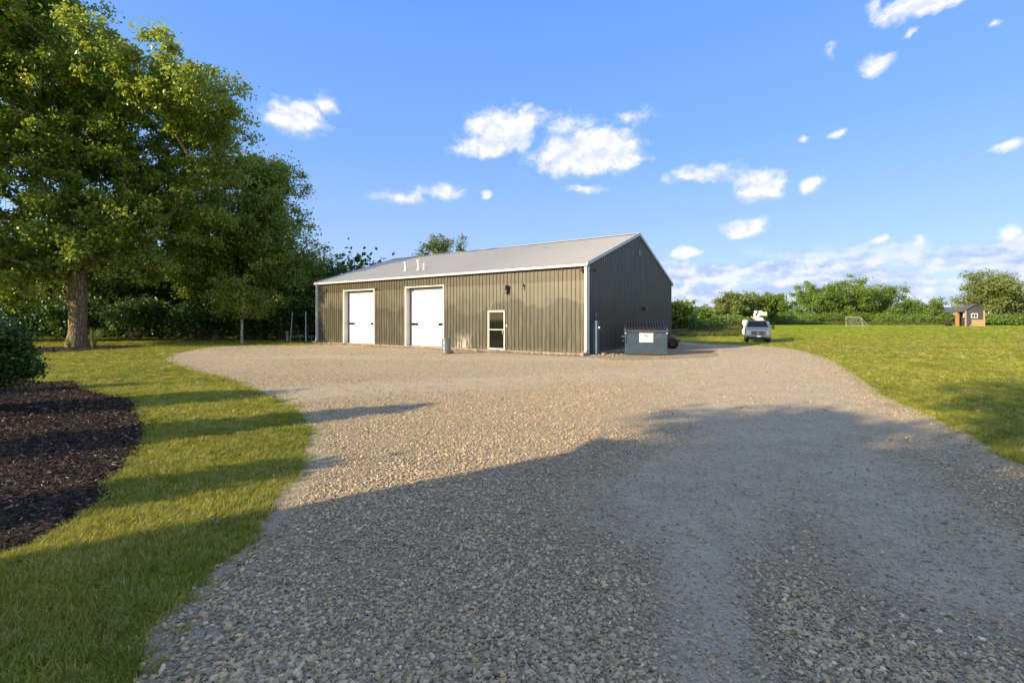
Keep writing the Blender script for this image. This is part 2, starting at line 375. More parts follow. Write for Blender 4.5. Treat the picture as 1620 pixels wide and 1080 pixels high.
# ------------------------------------------------------------------ terrain
def sst(a, b, x):
    t = np.clip((x-a)/(b-a), 0, 1); return t*t*(3-2*t)
def HT(x, y):
    x = np.asarray(x, float); y = np.asarray(y, float)
    r = np.hypot(x, y)
    up = .83*sst(52, 80, r)*sst(-5, 25, x)
    dip = -.38*np.exp(-((x-22)/11)**2-((y-42)/8)**2)*sst(33, 36.5, y)
    return up+dip
def H1(x, y): return float(HT(x, y))
def axis(near, far, n):
    t = np.linspace(-1, 1, n); k = 6.5; return np.sinh(t*k)/np.sinh(k)*far
gx = np.unique(np.concatenate([axis(0, 4000, 90), np.arange(-30, 90, 2.)])); gy = np.unique(np.concatenate([axis(0, 4000, 90), np.arange(-10, 120, 2.)]))
XX, YY = np.meshgrid(gx, gy); ZZ = HT(XX, YY)
nX, nY = len(gx), len(gy); idx = np.arange(nX*nY).reshape(nY, nX)
quads = np.stack([idx[:-1, :-1], idx[:-1, 1:], idx[1:, 1:], idx[1:, :-1]], -1).reshape(-1, 4)
link('lawn', npmesh('lawn', np.stack([XX, YY, ZZ], -1), quads, m_grass, True), kind='structure')

def inpoly(P, poly):
    poly = np.array([(p[0], p[1]) for p in poly]); x, y = P[:, 0], P[:, 1]; c = np.zeros(len(P), bool)
    a, b = poly, np.roll(poly, -1, 0)
    for (x1, y1), (x2, y2) in zip(a, b):
        if y1 == y2: continue
        m = ((y1 > y) != (y2 > y)) & (x < (x2-x1)*(y-y1)/(y2-y1)+x1); c ^= m
    return c
def spline(pts, closed=True, step=.12, amp=.05, seed=0):
    n = len(pts); out = []
    for i in range(n):
        p0, p1, p2, p3 = (Vector(pts[(i+k) % n]) for k in (-1, 0, 1, 2))
        m = max(1, min(400, int((p2-p1).length/step)))
        for j in range(m):
            t = j/m
            q = .5*((2*p1)+(p2-p0)*t+(2*p0-5*p1+4*p2-p3)*t*t+(3*p1-p0-3*p2+p3)*t**3)
            a = mnoise.noise(Vector((q.x*1.7, q.y*1.7, seed)))*1.6+mnoise.noise(Vector((q.x*7, q.y*7, seed)))
            b = mnoise.noise(Vector((q.x*1.7+40, q.y*1.7, seed)))*1.6+mnoise.noise(Vector((q.x*7, q.y*7+40, seed)))
            out.append(Vector((q.x+a*amp, q.y+b*amp)))
    return out
def sheet(name, poly, z, mat, kind='structure', extra=()):
    n = len(poly); vs, es, fs, *_ = mgeo.delaunay_2d_cdt([Vector(p) for p in poly]+list(extra), [], [tuple(range(n))], 1, 1e-4)
    me = bpy.data.meshes.new(name); me.from_pydata([(v.x, v.y, z) for v in vs], [], [f for f in fs]); me.validate()
    bm = bmesh.new(); bm.from_mesh(me)
    for f in bm.faces:
        if f.normal.z < 0: f.normal_flip()
    bm.to_mesh(me); bm.free(); me.materials.append(mat)
    return link(name, me, kind=kind)
GL = [G(*p) for p in ((200,1080),(215,1040),(240,980),(300,935),(340,905),(380,870),(400,830),(420,800),(450,775),(480,735),(487,705),(487,680),(475,655),
      (450,637),(410,620),(350,597),(300,585),(262,567),(290,556),(340,549),(420,546.5),(500,545.2))]
GR = [(12,34.6),(13.5,31.5)]+[G(*p) for p in ((1200,547),(1260,553),(1310,567),(1350,590),(1400,625),(1450,648),(1520,680),(1570,705),(1620,735))]
gravel_c = GL+[(-6,40),(4,42)]+GR+[(6.2,3),(6.6,0),(7,-6),(8,-16),(-1,-16),(-2.2,-6),(-1.6,0)]
gravel_p = spline(gravel_c, amp=.055, step=.2)
gi_ = [Vector((x+random.uniform(-.1, .1), y+random.uniform(-.1, .1))) for x in np.arange(-19, 17, .42) for y in np.arange(1., 34, .42)]
ga = np.array([(v.x, v.y) for v in gi_]); gi_ = [v for v, k in zip(gi_, inpoly(ga, gravel_p)) if k]
gy_o = sheet('gravel_yard', gravel_p, .004, m_gravel, extra=gi_)
E_ = np.array([(p.x, p.y) for p in gravel_p]); me_ = gy_o.data; V_ = np.array([v.co[:2] for v in me_.vertices]); ev_ = np.array([np.hypot(*(E_-v).T).min() for v in V_])
a_ = me_.attributes.new('edge', 'FLOAT', 'POINT'); a_.data.foreach_set('value', np.clip(1-ev_/.6, 0, 1).astype(np.float32))
mulch_c = [G(*p) for p in ((0,885),(60,860),(110,830),(160,790),(170,765),(205,725),(222,705),(225,680),(215,650),(200,633),(130,616),(118,604),(55,605))]+\
          [(-17,13.2),(-26,15),(-27,8),(-16,3),(-11,-.9),(-6.5,-.2),(-4.4,2.3)]
mulch_p = spline(mulch_c, amp=.035, step=.15, seed=5)
sheet('mulch_bed', mulch_p, .012, m_mulch)

# ------------------------------------------------------------------ scatter by geometry nodes
def scatter(name, P, rot, scl, col, mat, shape, **k):
    n = len(P)
    me = bpy.data.meshes.new(name); me.vertices.add(n); me.vertices.foreach_set('co', np.asarray(P, np.float32).ravel())
    for an, ty, dat in (('rot', 'FLOAT_VECTOR', rot), ('scl', 'FLOAT_VECTOR', scl), ('tone', 'FLOAT_VECTOR', col)):
        a = me.attributes.new(an, ty, 'POINT'); a.data.foreach_set('vector', np.asarray(dat, np.float32).ravel())
    me.materials.append(mat)
    o = link(name, me, **k)
    g = bpy.data.node_groups.new(name+'_nodes', 'GeometryNodeTree'); N = NT(g)
    g.interface.new_socket('Geometry', in_out='INPUT', socket_type='NodeSocketGeometry'); g.interface.new_socket('Geometry', in_out='OUTPUT', socket_type='NodeSocketGeometry')
    gi = N.n('NodeGroupInput'); go = g.nodes.new('NodeGroupOutput')
    def att(a):
        N.n('GeometryNodeInputNamedAttribute', _p={'data_type': 'FLOAT_VECTOR'}, Name=a); return N.last.outputs[0]
    src = shape(N)
    src = N.n('GeometryNodeSetMaterial', Geometry=src, Material=mat)
    vi = N.t.nodes.new('GeometryNodeInstanceOnPoints')
    g.links.new(gi, vi.inputs['Points']); g.links.new(src, vi.inputs['Instance'])
    e2r = N.n('FunctionNodeEulerToRotation', i0=att('rot')); g.links.new(e2r, vi.inputs['Rotation']); g.links.new(att('scl'), vi.inputs['Scale'])
    g.links.new(vi.outputs[0], go.inputs[0])
    md = o.modifiers.new('scatter', 'NODES'); md.node_group = g
    return o
def gn_stone(N):
    ico = N.n('GeometryNodeMeshIcoSphere', 0, Radius=1., Subdivisions=2)
    pos = N.n('GeometryNodeInputPosition')
    nz = N.n('ShaderNodeTexNoise', 1, Vector=pos, Scale=.9, Detail=1.)
    off = N.v('MULTIPLY', N.v('SUBTRACT', nz, (.5, .5, .5)), (1.1, 1.1, .9))
    return N.n('GeometryNodeSetPosition', Geometry=ico, Offset=off)
def gn_chip(N):
    c = N.n('GeometryNodeMeshCube', 0, Size=(1, 1, 1)); pos = N.n('GeometryNodeInputPosition'); x, y, z = N.sep(pos)
    off = N.comb(N.m('MULTIPLY', y, .25), 0., N.m('MULTIPLY', N.m('MULTIPLY', x, y), 1.6))
    return N.n('GeometryNodeSetPosition', Geometry=c, Offset=off)
def gn_tuft(nb, spread, width, lean):
    def fn(N):
        g = N.n('GeometryNodeMeshGrid', 0, Size_X=1., Size_Y=1., Vertices_X=2, Vertices_Y=4)
        x, y, z = N.sep(N.n('GeometryNodeInputPosition')); h = N.m('ADD', y, .5)
        px_ = N.m('MULTIPLY', N.m('MULTIPLY', x, width), N.m('SUBTRACT', 1.02, N.m('POWER', h, 1.6)))
        s = N.n('GeometryNodeSetPosition', Geometry=g, Position=N.comb(px_, N.m('MULTIPLY', N.m('POWER', h, 2.), lean), N.m('SUBTRACT', h, N.m('MULTIPLY', N.m('POWER', h, 3.), lean*.35))))
        pts = N.n('GeometryNodePoints', i0=nb)
        rv = N.n('FunctionNodeRandomValue', 0, _p={'data_type': 'FLOAT_VECTOR'}, i0=(-spread, -spread, 0), i1=(spread, spread, 0)); N.last.inputs['Seed'].default_value = 3
        pts = N.n('GeometryNodeSetPosition', Geometry=pts, Position=rv)
        rr = N.n('FunctionNodeRandomValue', 0, _p={'data_type': 'FLOAT_VECTOR'}, i0=(-.45, -.45, 0), i1=(.45, .45, 6.28)); N.last.inputs['Seed'].default_value = 5
        rs = N.n('FunctionNodeRandomValue', 0, _p={'data_type': 'FLOAT_VECTOR'}, i0=(.7, .7, .5), i1=(1.2, 1.2, 1.15)); N.last.inputs['Seed'].default_value = 8
        er = N.n('FunctionNodeEulerToRotation', i0=rr)
        nd = N.t.nodes.new('GeometryNodeInstanceOnPoints')
        for a, b_ in ((pts, 'Points'), (s, 'Instance'), (er, 'Rotation'), (rs, 'Scale')): N.t.links.new(a, nd.inputs[b_])
        return N.n('GeometryNodeRealizeInstances', i0=nd.outputs[0])
    return fn
def tone_mat(name, rough, bumpd=0, trans=0):
    def fn(N, b, o):
        c = N.n('ShaderNodeAttribute', 'Color', _p={'attribute_name': 'tone', 'attribute_type': 'INSTANCER'})
        if bumpd:
            n = N.noise(N.n('ShaderNodeTexCoord', 'Object'), 3., 4., .7); c2 = N.mix(N.mr(n, .3, .7, 0, .25), c, (.2,.17,.13))
            setc(N, b, 'Base Color', c2)
        else: setc(N, b, 'Base Color', c)
        if trans:
            tr = N.n('ShaderNodeBsdfTranslucent', Color=c); N.t.links.new(N.n('ShaderNodeMixShader', i0=trans, i1=b.outputs[0], i2=tr), o.inputs[0])
    return M(name, rough=rough, spec=.3, fn=fn)
m_stone = tone_mat('pebble', .8, 1); m_blade = tone_mat('grass_blade', .6, 0, .3); m_chip = tone_mat('wood_chip', .9)
def cand(y0, y1, dens, xm=1.18, xlim=None):
    """random points of the visible ground between two depths"""
    A = xm*(y1*y1-y0*y0); n = int(A*dens)
    y = np.sqrt(RNG.uniform(y0*y0, y1*y1, n)); x = RNG.uniform(-xm, xm, n)*y
    return np.stack([x, y], 1)
bO = Vector((3.5, 21.6)); bx = Vector((.833, -.553)).normalized(); by = Vector((.553, .833)).normalized()
BL, BD = 20.8, 14.5
b0 = bO-bx*BL
bldg_poly = [b0, bO, bO+by*BD, b0+by*BD]
# stones
pal = np.array([(.42,.39,.34),(.50,.45,.37),(.36,.33,.29),(.56,.50,.40),(.56,.45,.31),(.46,.35,.24),(.44,.40,.35),(.74,.68,.57),(.22,.20,.18),(.56,.50,.41)])
pal = pal*np.array([1.1, .97, .74])
pw = np.array([.18,.15,.12,.13,.10,.06,.12,.03,.06,.05]); pw = pw/pw.sum()
SP, SS, SC, SR = [], [], [], []
gedge = np.array([(p.x, p.y) for p in gravel_p if 1 < p.y < 20])
def edged(P, lim=.9):
    out = np.full(len(P), 9.)
    for q in range(0, len(P), 20000):
        D_ = P[q:q+20000, None, :]-gedge[None]; out[q:q+20000] = np.sqrt((D_*D_).sum(2).min(1))
    return out
n0 = 560000; yy = (RNG.uniform(1.75**.7, 22**.7, n0))**(1/.7); yy = yy[RNG.random(n0) < np.clip((22-yy)/11, 0, 1)]; n0 = len(yy); P = np.column_stack([RNG.uniform(-1.18, 1.18, n0)*yy, yy])
P = P[inpoly(P, gravel_p) & ~inpoly(P, bldg_poly)]
ed = edged(P); d = dust_py(P); nz = np.array([mnoise.noise(Vector((x*.8, y*.8, 2)))*.5+.5 for x, y in P]); nz2 = np.array([mnoise.noise(Vector((x*2.3, y*2.3, 9)))*.5+.5 for x, y in P])
margin = np.clip(1-(ed-.05)/(.15+.5*nz), 0, 1)
keep = (RNG.random(len(P)) > d*(.45+.55*nz)) & (RNG.random(len(P)) > margin*.85) & (RNG.random(len(P)) > np.clip(nz2-.45, 0, 1)*1.2); P = P[keep]; d = d[keep]; nz = nz[keep]; n = len(P)
s = .0047+.0112*RNG.random(n)**3.6; s *= (1-.35*d)*(.75+.5*nz)*np.clip(1.12-P[:, 1]*.012, .9, 1.1)
z = s*RNG.uniform(-.15, .4, n)+.004+RNG.random(n)*.005
SP.append(np.column_stack([P, z])); SS.append(np.column_stack([s*RNG.uniform(.8, 1.45, n), s*RNG.uniform(.6, 1.1, n), s*RNG.uniform(.4, .75, n)]))
SC.append(pal[RNG.choice(len(pal), n, p=pw)]*RNG.uniform(.62, 1.22, (n, 1))); SR.append(np.column_stack([RNG.normal(0, .3, n), RNG.normal(0, .3, n), RNG.uniform(0, 6.28, n)]))
n0 = 90000; yy = np.sqrt(RNG.uniform(8**2, 31**2, n0)); P = np.column_stack([RNG.uniform(-1.15, 1.1, n0)*yy, yy]); P = P[inpoly(P, gravel_p) & ~inpoly(P, bldg_poly)]; n = len(P)
cl = np.array([mnoise.noise(Vector((x*.35, y*.35, 4)))+.4*mnoise.noise(Vector((x*1.3, y*1.3, 4))) for x, y in P]); P = P[RNG.random(n) < np.clip(.55+cl, .12, 1)]; n = len(P)
s = RNG.uniform(.008, .013, n)+.010*RNG.random(n)**4; SP.append(np.column_stack([P, .004+s*.15])); SS.append(np.column_stack([s*1.2, s, s*.7]))
SC.append(pal[RNG.choice(len(pal), n, p=pw)]*RNG.choice([.42, .62, .82, 1.02], n)[:, None]); SR.append(np.column_stack([RNG.normal(0, .3, n), RNG.normal(0, .3, n), RNG.uniform(0, 6.28, n)]))
scatter('gravel_stones', np.vstack(SP), np.vstack(SR), np.vstack(SS), np.vstack(SC), m_stone, gn_stone, kind='stuff', label='loose grey and tan river pebbles lying on the gravel yard', cat='gravel')
# tree ring mulch (before grass so grass keeps off it)
tc = Vector((-26.6, 28.4))
ring_p = [Vector((tc.x+1.6+2.9*math.cos(a)*(1+.06*math.sin(5*a)), tc.y-2.1+3.7*math.sin(a)*(1+.05*math.sin(3*a)))) for a in np.linspace(0, 2*math.pi, 60, endpoint=False)]
sheet('tree_ring_mulch', ring_p, .012, m_mulch)
# grass
def grassof(P, hmin, hmax, wid):
    n = len(P); g = np.array([mnoise.noise(Vector((x*.5, y*.5, 7)))*.5+.5 for x, y in P]); g2 = np.array([mnoise.noise(Vector((x*2.1, y*2.1, 17)))*.5+.5 for x, y in P])
    h = RNG.uniform(hmin, hmax, n)*(.55+.9*g2)
    a = np.array([.18,.235,.022]); b = np.array([.46,.435,.065]); c3 = np.array([.62,.54,.2])
    t = np.clip(g*.9+RNG.normal(0, .22, n), 0, 1)[:, None]; c = a*(1-t)+b*t
    dry = (RNG.random(n) < .13)[:, None]; c = np.where(dry, c3*RNG.uniform(.7, 1.1, (n, 1)), c*RNG.uniform(.75, 1.2, (n, 1)))
    return np.column_stack([P, HT(P[:, 0], P[:, 1])]), np.column_stack([RNG.normal(0, .12, n), RNG.normal(0, .12, n), RNG.uniform(0, 6.28, n)]), np.column_stack([h*wid, h*wid, h]), c
gp, gr, gs, gc = [], [], [], []
edge_in = np.array([(p[0], p[1]) for p in gravel_p])
for y0, y1, dn, h0, h1, wd in ((1.75,4,1500,.045,.08,.9),(4,7,900,.04,.075,1.0),(7,12,330,.04,.07,1.25),(12,20,130,.045,.08,1.7),(20,34,34,.06,.10,2.2),(34,60,12,.07,.11,2.6)):
    P = cand(y0, y1, dn); jit = RNG.normal(0, .035, P.shape)
    ok = ~inpoly(P+jit, gravel_p) & ~inpoly(P+jit*.6, mulch_p) & ~inpoly(P, ring_p) & ~inpoly(P, bldg_poly)
    P = P[ok]
    if y0 >= 12: P = P[RNG.random(len(P)) < np.clip(1.25-(P[:, 1]-y0)/(y1-y0)*.9, 0, 1)]
    a = grassof(P, h0, h1, wd)
    for L, v in zip((gp, gr, gs, gc), a): L.append(v)
# weedy tufts creeping into the gravel margin
E = edge_in[(edge_in[:, 1] > 2) & (edge_in[:, 1] < 26)]
for q, sc_ in ((E, .16),):
    P = np.repeat(q, 14, 0)+RNG.normal(0, sc_, (len(q)*14, 2)); a = grassof(P, .02, .05, 1.2)
    for L, v in zip((gp, gr, gs, gc), a): L.append(v)
scatter('lawn_grass', np.vstack(gp), np.vstack(gr), np.vstack(gs), np.vstack(gc), m_blade, gn_tuft(16, .7, .085, .55), kind='stuff', label='short mown grass blades covering the lawn either side of the gravel', cat='grass')
# mulch chips
P = cand(2.6, 14, 850, 1.2); P = P[inpoly(P, mulch_p)]
P2 = np.column_stack([RNG.uniform(tc.x-2, tc.x+5., 14000), RNG.uniform(tc.y-6.2, tc.y+1.8, 14000)]); P2 = P2[inpoly(P2, ring_p)]
P3 = np.array([(p.x, p.y) for p in mulch_p if 2 < p.y < 12.5]); P3 = np.repeat(P3, 12, 0)+RNG.normal(0, .09, (len(P3)*12, 2))
P = np.vstack([P, P2, P3]); n = len(P)
cc = np.array([(.022,.014,.011),(.042,.027,.020),(.085,.056,.040),(.19,.14,.10),(.38,.31,.24)])[RNG.choice(5, n, p=[.38,.32,.18,.08,.04])]
scatter('mulch_chips', np.column_stack([P, RNG.uniform(.012, .035, n)]), np.column_stack([RNG.normal(0, .35, n), RNG.normal(0, .35, n), RNG.uniform(0, 6.28, n)]),
        np.column_stack([RNG.uniform(.010, .048, n), RNG.uniform(.003, .010, n), RNG.uniform(.004, .01, n)]), cc, m_chip, gn_chip, kind='stuff', label='dark shredded bark mulch chips in the planting beds', cat='mulch')
# clover heads in the lawn
P = np.vstack([np.array(G(335, 842))+RNG.normal(0, .10, (14, 2)), cand(2.2, 9, .8)]); P = P[~inpoly(P, gravel_p) & ~inpoly(P, mulch_p)]; n = len(P)
scatter('clover_flowers', np.column_stack([P, RNG.uniform(.045, .07, n)]), np.zeros((n, 3)), np.full((n, 3), .005), np.full((n, 3), .4), m_stone, gn_stone, kind='stuff', label='tiny white clover flowers dotted in the grass', cat='flowers')

# ------------------------------------------------------------------ main building
B = empty('metal_building', (b0.x, b0.y, 0), math.atan2(bx.y, bx.x),
          label='long olive ribbed steel workshop with two white overhead doors and grey roof', cat='building')
EV, RG, BAND = 4.27, 6.72, 3.50
OPEN = [(BL-17.84, BL-14.76, 3.58), (BL-11.9, BL-8.84, 3.58), (BL-5.70, BL-4.60, 2.13)]
PIT = .2286
def prof(a, b):                      # ribbed profile positions between a and b : (t, out)
    pts = [(a, None), (b, None)]
    k0 = int(a/PIT)-1
    def d(t):
        u = (t/PIT) % 1.0*PIT
        if u < .035 or u > .125: return 0.
        if u < .055: return (u-.035)/.02*.032
        if u < .105: return .032
        return (.125-u)/.02*.032
    for k in range(k0, int(b/PIT)+2):
        for u in (.035, .055, .105, .125):
            t = k*PIT+u
            if a+1e-4 < t < b-1e-4: pts.append((t, None))
    return [(t, d(t)) for t, _ in sorted(pts)]
def ribbed(name, a, b, z0, z1, pos, mat, parent):  # pos(t, out, z) -> local point ; z0,z1 may be functions
    V, Fq = [], []
    f0 = z0 if callable(z0) else (lambda t: z0); f1 = z1 if callable(z1) else (lambda t: z1)
    pr = prof(a, b)
    for t, o in pr: V += [pos(t, o, f0(t)), pos(t, o, f1(t))]
    for i in range(len(pr)-1): Fq.append((2*i, 2*i+2, 2*i+3, 2*i+1))
    return link(name, npmesh(name, V, Fq, mat), parent)
def strips(L, brk=()):
    e = set([0., L]); k = 1
    while k*PIT*4 < L-.05: e.add(k*PIT*4); k += 1
    e = sorted(e | set(brk)); return [(p, q) for p, q in zip(e, e[1:]) if q-p > .02]
frontpos = lambda t, o, z: (t, -o-.03, z)
frontup = lambda t, o, z: (t, -o-.036, z)
brk = [v for o_ in OPEN for v in o_[:2]]
for a, b in strips(BL, brk):
    m_ = (a+b)/2; op = [o_ for o_ in OPEN if o_[0] < m_ < o_[1]]
    if not op: ribbed('wall_panel', a, b, .10, BAND+.02, frontpos, m_wallF, B)
    elif op[0][2] < 3: ribbed('wall_panel', a, b, op[0][2]+.06, BAND+.02, frontpos, m_wallF, B)
for a, b in strips(BL): ribbed('upper_panel', a, b, 3.64 if any(o_[0] < (a+b)/2 < o_[1] and o_[2] > 3 for o_ in OPEN) else BAND, EV, frontup, m_wallF, B)
gz = lambda t: EV+(RG-EV)*(1-abs(t-BD/2)/(BD/2))
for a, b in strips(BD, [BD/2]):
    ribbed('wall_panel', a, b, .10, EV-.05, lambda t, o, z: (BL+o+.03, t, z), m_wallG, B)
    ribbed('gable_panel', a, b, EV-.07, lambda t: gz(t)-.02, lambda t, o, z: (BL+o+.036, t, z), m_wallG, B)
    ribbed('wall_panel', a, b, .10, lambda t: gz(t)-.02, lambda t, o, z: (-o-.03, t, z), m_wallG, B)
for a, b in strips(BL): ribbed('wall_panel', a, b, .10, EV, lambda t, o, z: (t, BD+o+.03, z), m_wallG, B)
# inner shell with door openings, added behind the sheets to block light
c = MB()
xs = [0]+brk+[BL]
xs = sorted(xs)
for i in range(len(xs)-1):
    a, b = xs[i], xs[i+1]; op = [o_ for o_ in OPEN if abs(o_[0]-a) < 1e-6]
    if op: c.box(a, b, 0, .15, op[0][2], EV-.02)
    else: c.box(a, b, 0, .15, 0, EV-.02)
c.box(0, BL, BD-.15, BD, 0, EV-.02)
for X in ((0, .15), (BL-.15, BL)): c.prism([(.16, 0), (BD-.16, 0), (BD-.16, EV-.03), (BD/2, RG-.08), (.16, EV-.03)], X[0], X[1], 'x')
c.build('light_block_shell', m_dark, B)
MB().box(-.06, BL+.06, -.05, BD+.05, -.2, .09).build('foundation', m_conc, B)
# roof
OV = .18; sl = math.hypot(BD/2, RG-EV); rn = Vector((0, -(RG-EV), BD/2)).normalized()
for side in (0, 1):
    for a, b in strips(BL+2*.1):
        V, Fq = [], []
        for t, o in prof(a, b):
            for yy in (-OV, BD/2):
                z = EV+(RG-EV)*yy/(BD/2)+.05+o*1.2
                V.append((t-.1, yy if side == 0 else BD-yy, z))
        for i in range(len(V)//2-1): Fq.append((2*i, 2*i+2, 2*i+3, 2*i+1) if side == 0 else (2*i+1, 2*i+3, 2*i+2, 2*i))
        link('roof_panel', npmesh('roof_panel', V, Fq, m_roof), B)
MB().prism([(BD/2-.25, RG+.03), (BD/2, RG+.115), (BD/2+.25, RG+.03), (BD/2, RG+.095)], -.12, BL+.12, 'x').build('ridge_cap', m_roof, B)
MB().prism([(-OV+.05, EV-.16), (BD/2, RG-.13), (BD-(-OV)-.05, EV-.16), (BD/2, RG-.05)], -.02, BL+.02, 'x').build('roof_deck', m_dark, B)
zE = EV-(RG-EV)*OV/(BD/2)
MB().box(-.13, BL+.13, -OV-.09, -OV+.02, zE-.07, zE+.05).build('gutter', m_trim, B, bevel=.01)
MB().box(-.13, BL+.13, BD+OV-.02, BD+OV+.09, zE-.10, zE+.055).build('gutter', m_trim, B, bevel=.01)
MB().box(0, BL, -OV+.02, -.062, zE-.02, zE+.01).build('soffit', m_trim, B)
m_rake = M('grey_rake_trim', rough=.45, fn=worn((.42,.45,.46), (.3,.32,.33), 2., .4))
for X0, X1 in ((BL+.065, BL+.13), (-.13, -.065)):
    for s in (0, 1):
        pts = [(-OV-.05, zE-.04), (BD/2, RG-.06), (BD/2, RG+.12), (-OV-.05, zE+.12)]
        if s: pts = [(BD-p, z) for p, z in pts]
        MB().prism(pts, X0, X1, 'x').build('rake_trim', m_rake, B)
MB().box(BL-.04, BL+.085, -.085, .0, .08, zE-.10).box(BL+.070, BL+.085, .0, .07, .08, zE-.05).build('corner_trim', m_trim, B)
MB().box(-.07, .1, -.075, -.0, .08, zE-.10).build('corner_trim', m_trim, B)
for xx in (BL-.0, .02):
    t = MB(); t.box(xx-.055, xx+.055, -.19, -.085, .25, zE-.1); t.prism([(-.19, .25), (-.085, .25), (-.2, .06), (-.42, .03), (-.44, .11), (-.28, .15)], xx-.055, xx+.055, 'x'); t.build('downspout', m_trim, B, bevel=.006)
# overhead doors
for (a, b, h) in OPEN[:2]:
    d = empty('overhead_door', ((a+b)/2, .0, 0)); d.parent = B
    w = (b-a)/2
    MB().box(-w, -w+.05, -.07, .36, .09, h).build('jamb', m_trim, d); MB().box(w-.05, w, -.07, .36, .09, h).build('jamb', m_trim, d)
    MB().box(-w, w, -.07, .36, h, h+.05).build('head_trim', m_trim, d)
    MB().box(-w-.07, -w-.002, -.072, -.055, .09, h+.1).box(w+.002, w+.045, -.072, -.055, .09, h+.1).box(-w, w, -.074, -.071, h+.0, h+.07).build('casing', m_trim, d)
    MB().box(-w+.051, -w+.075, .24, .27, .1, h).box(w-.075, w-.051, .24, .27, .1, h).box(-w+.05, w-.05, .24, .27, h-.05, h-.002).build('weather_strip', m_black, d)
    ns = 7; sh = (h-.11-.05)/ns
    for k in range(ns):
        z0 = .1+k*sh; m = MB(); W_ = w-.075
        pr = [(.36, z0+.004)]
        for j in range(3):
            zb = z0+j*sh/3; pr += [(.29, zb+.004), (.29, zb+sh/3-.012), (.297, zb+sh/3-.006)]
        pr = [(.34, z0+.003)]+[q for j in range(3) for q in ((.296, z0+j*sh/3+.003), (.29, z0+j*sh/3+.012), (.29, z0+(j+1)*sh/3-.012), (.296, z0+(j+1)*sh/3-.003))]+[(.34, z0+sh-.003)]
        m.prism(pr, -W_, W_, 'x').build('door_section', m_door, d)
    for sx in (-1, 1):
        cx = sx*(w-.42); zc = 1.40
        f = MB().box(cx-.29, cx+.29, .272, .29, zc-.075, zc+.075).build('window', m_black, d)
        MB().box(cx-.26, cx+.26, .264, .271, zc-.05, zc+.05).build('glass', m_glass, f)
    MB().box(-w+.06, w-.06, .0, .5, .085, .10).build('threshold', m_conc, d)
    MB().box(-w, w, .36, .45, .09, h).build('door_back', m_dark, d)
# glazed entry door
a, b, h = OPEN[2]; d = empty('entry_door', ((a+b)/2, 0, 0)); d.parent = B; w = (b-a)/2
MB().box(-w, -w+.045, -.085, .1, .06, h+.03).box(w-.045, w, -.085, .1, .06, h+.03).box(-w+.045, w-.045, -.085, .1, h-.02, h+.03).build('door_frame', m_trim, d, bevel=.004)
MB().box(-w+.05, -w+.085, -.06, -.02, .1, h-.03).box(w-.085, w-.05, -.06, -.02, .1, h-.03).box(-w+.085, w-.085, -.06, -.02, h-.065, h-.03).box(-w+.085, w-.085, -.06, -.02, .1, .17).build('door_leaf', m_trim, d)
MB().box(-w+.085, w-.085, -.045, -.035, .17, 1.12).build('glass', m_glass, d); MB().box(-w+.085, w-.085, -.045, -.035, 1.165, h-.065).build('glass', m_glass, d)
MB().box(-w+.085, w-.085, -.065, -.03, 1.12, 1.165).build('mid_rail', m_alu, d)
MB().box(w-.11, w-.09, -.13, -.11, .92, 1.12).box(w-.11, w-.09, -.11, -.06, .93, .95).box(w-.11, w-.09, -.11, -.06, 1.09, 1.11).build('handle', m_alu, d)
MB().box(-w-.1, w+.1, -.3, .12, .0, .06).build('sill', m_conc, d)
# fixtures on the front wall
def xt(px):                                              # front wall position for a bearing
    q = (px-810)/F; return BL-(3.5-21.6*q)/(.833+.553*q)
m = MB(); X = xt(803); m.box(X-.11, X+.11, -.26, -.06, 3.03, 3.40); m.box(X-.09, X+.09, -.33, -.26, 3.22, 3.40); l_ = m.build('wall_light', m_brown, B, bevel=.01)
MB().box(X-.13, X+.13, -.34, -.055, 3.40, 3.43).build('lamp_hood', m_brown, l_)
X = xt(829); MB().tube((X, -.20, 3.42), (X, -.055, 3.42), .06).box(X-.03, X+.03, -.2, -.15, 3.2, 3.36).build('wall_bracket', m_brown, B)
X = xt(922); l_ = MB().tube((X, -.16, 4.02), (X, -.05, 4.02), .05).build('flood_light', m_brown, B); MB().lathe([(.03, 0), (.075, -.09), (.08, -.12)], 12, (X, -.19, 4.02)).build('lamp_shade', m_brown, l_)
X = xt(802); MB().box(X+.0, X+.06, -.085, -.055, 1.28, 1.4).build('doorbell_box', m_trim, B, bevel=.008)
X = xt(616); MB().tube((X, -.1, 1.95+.1), (X, -.05, 2.05), .05).build('conduit_cover', m_brown, B)
# roof vents
for px, hh, r_, cap in ((615, .5, .07, 1), (636, .55, .08, 1), (645, .42, .065, 0)):
    X = xt(px)-.15; yy = 1.55; zr = EV+(RG-EV)*yy/(BD/2)+.05
    v = MB().tube((X, yy, zr-.02), (X, yy, zr+hh), r_, n=14).build('roof_vent', m_trim, B, smooth=False)
    MB().tube((X, yy, zr-.02), (X, yy, zr+.09), r_*2., r_*1.15, 14).build('flashing', m_roof, v)
    if cap: MB().tube((X, yy, zr+hh-.02), (X, yy, zr+hh+.1), r_*1.6, r_*1.5, 14).build('vent_cap', m_trim, v)
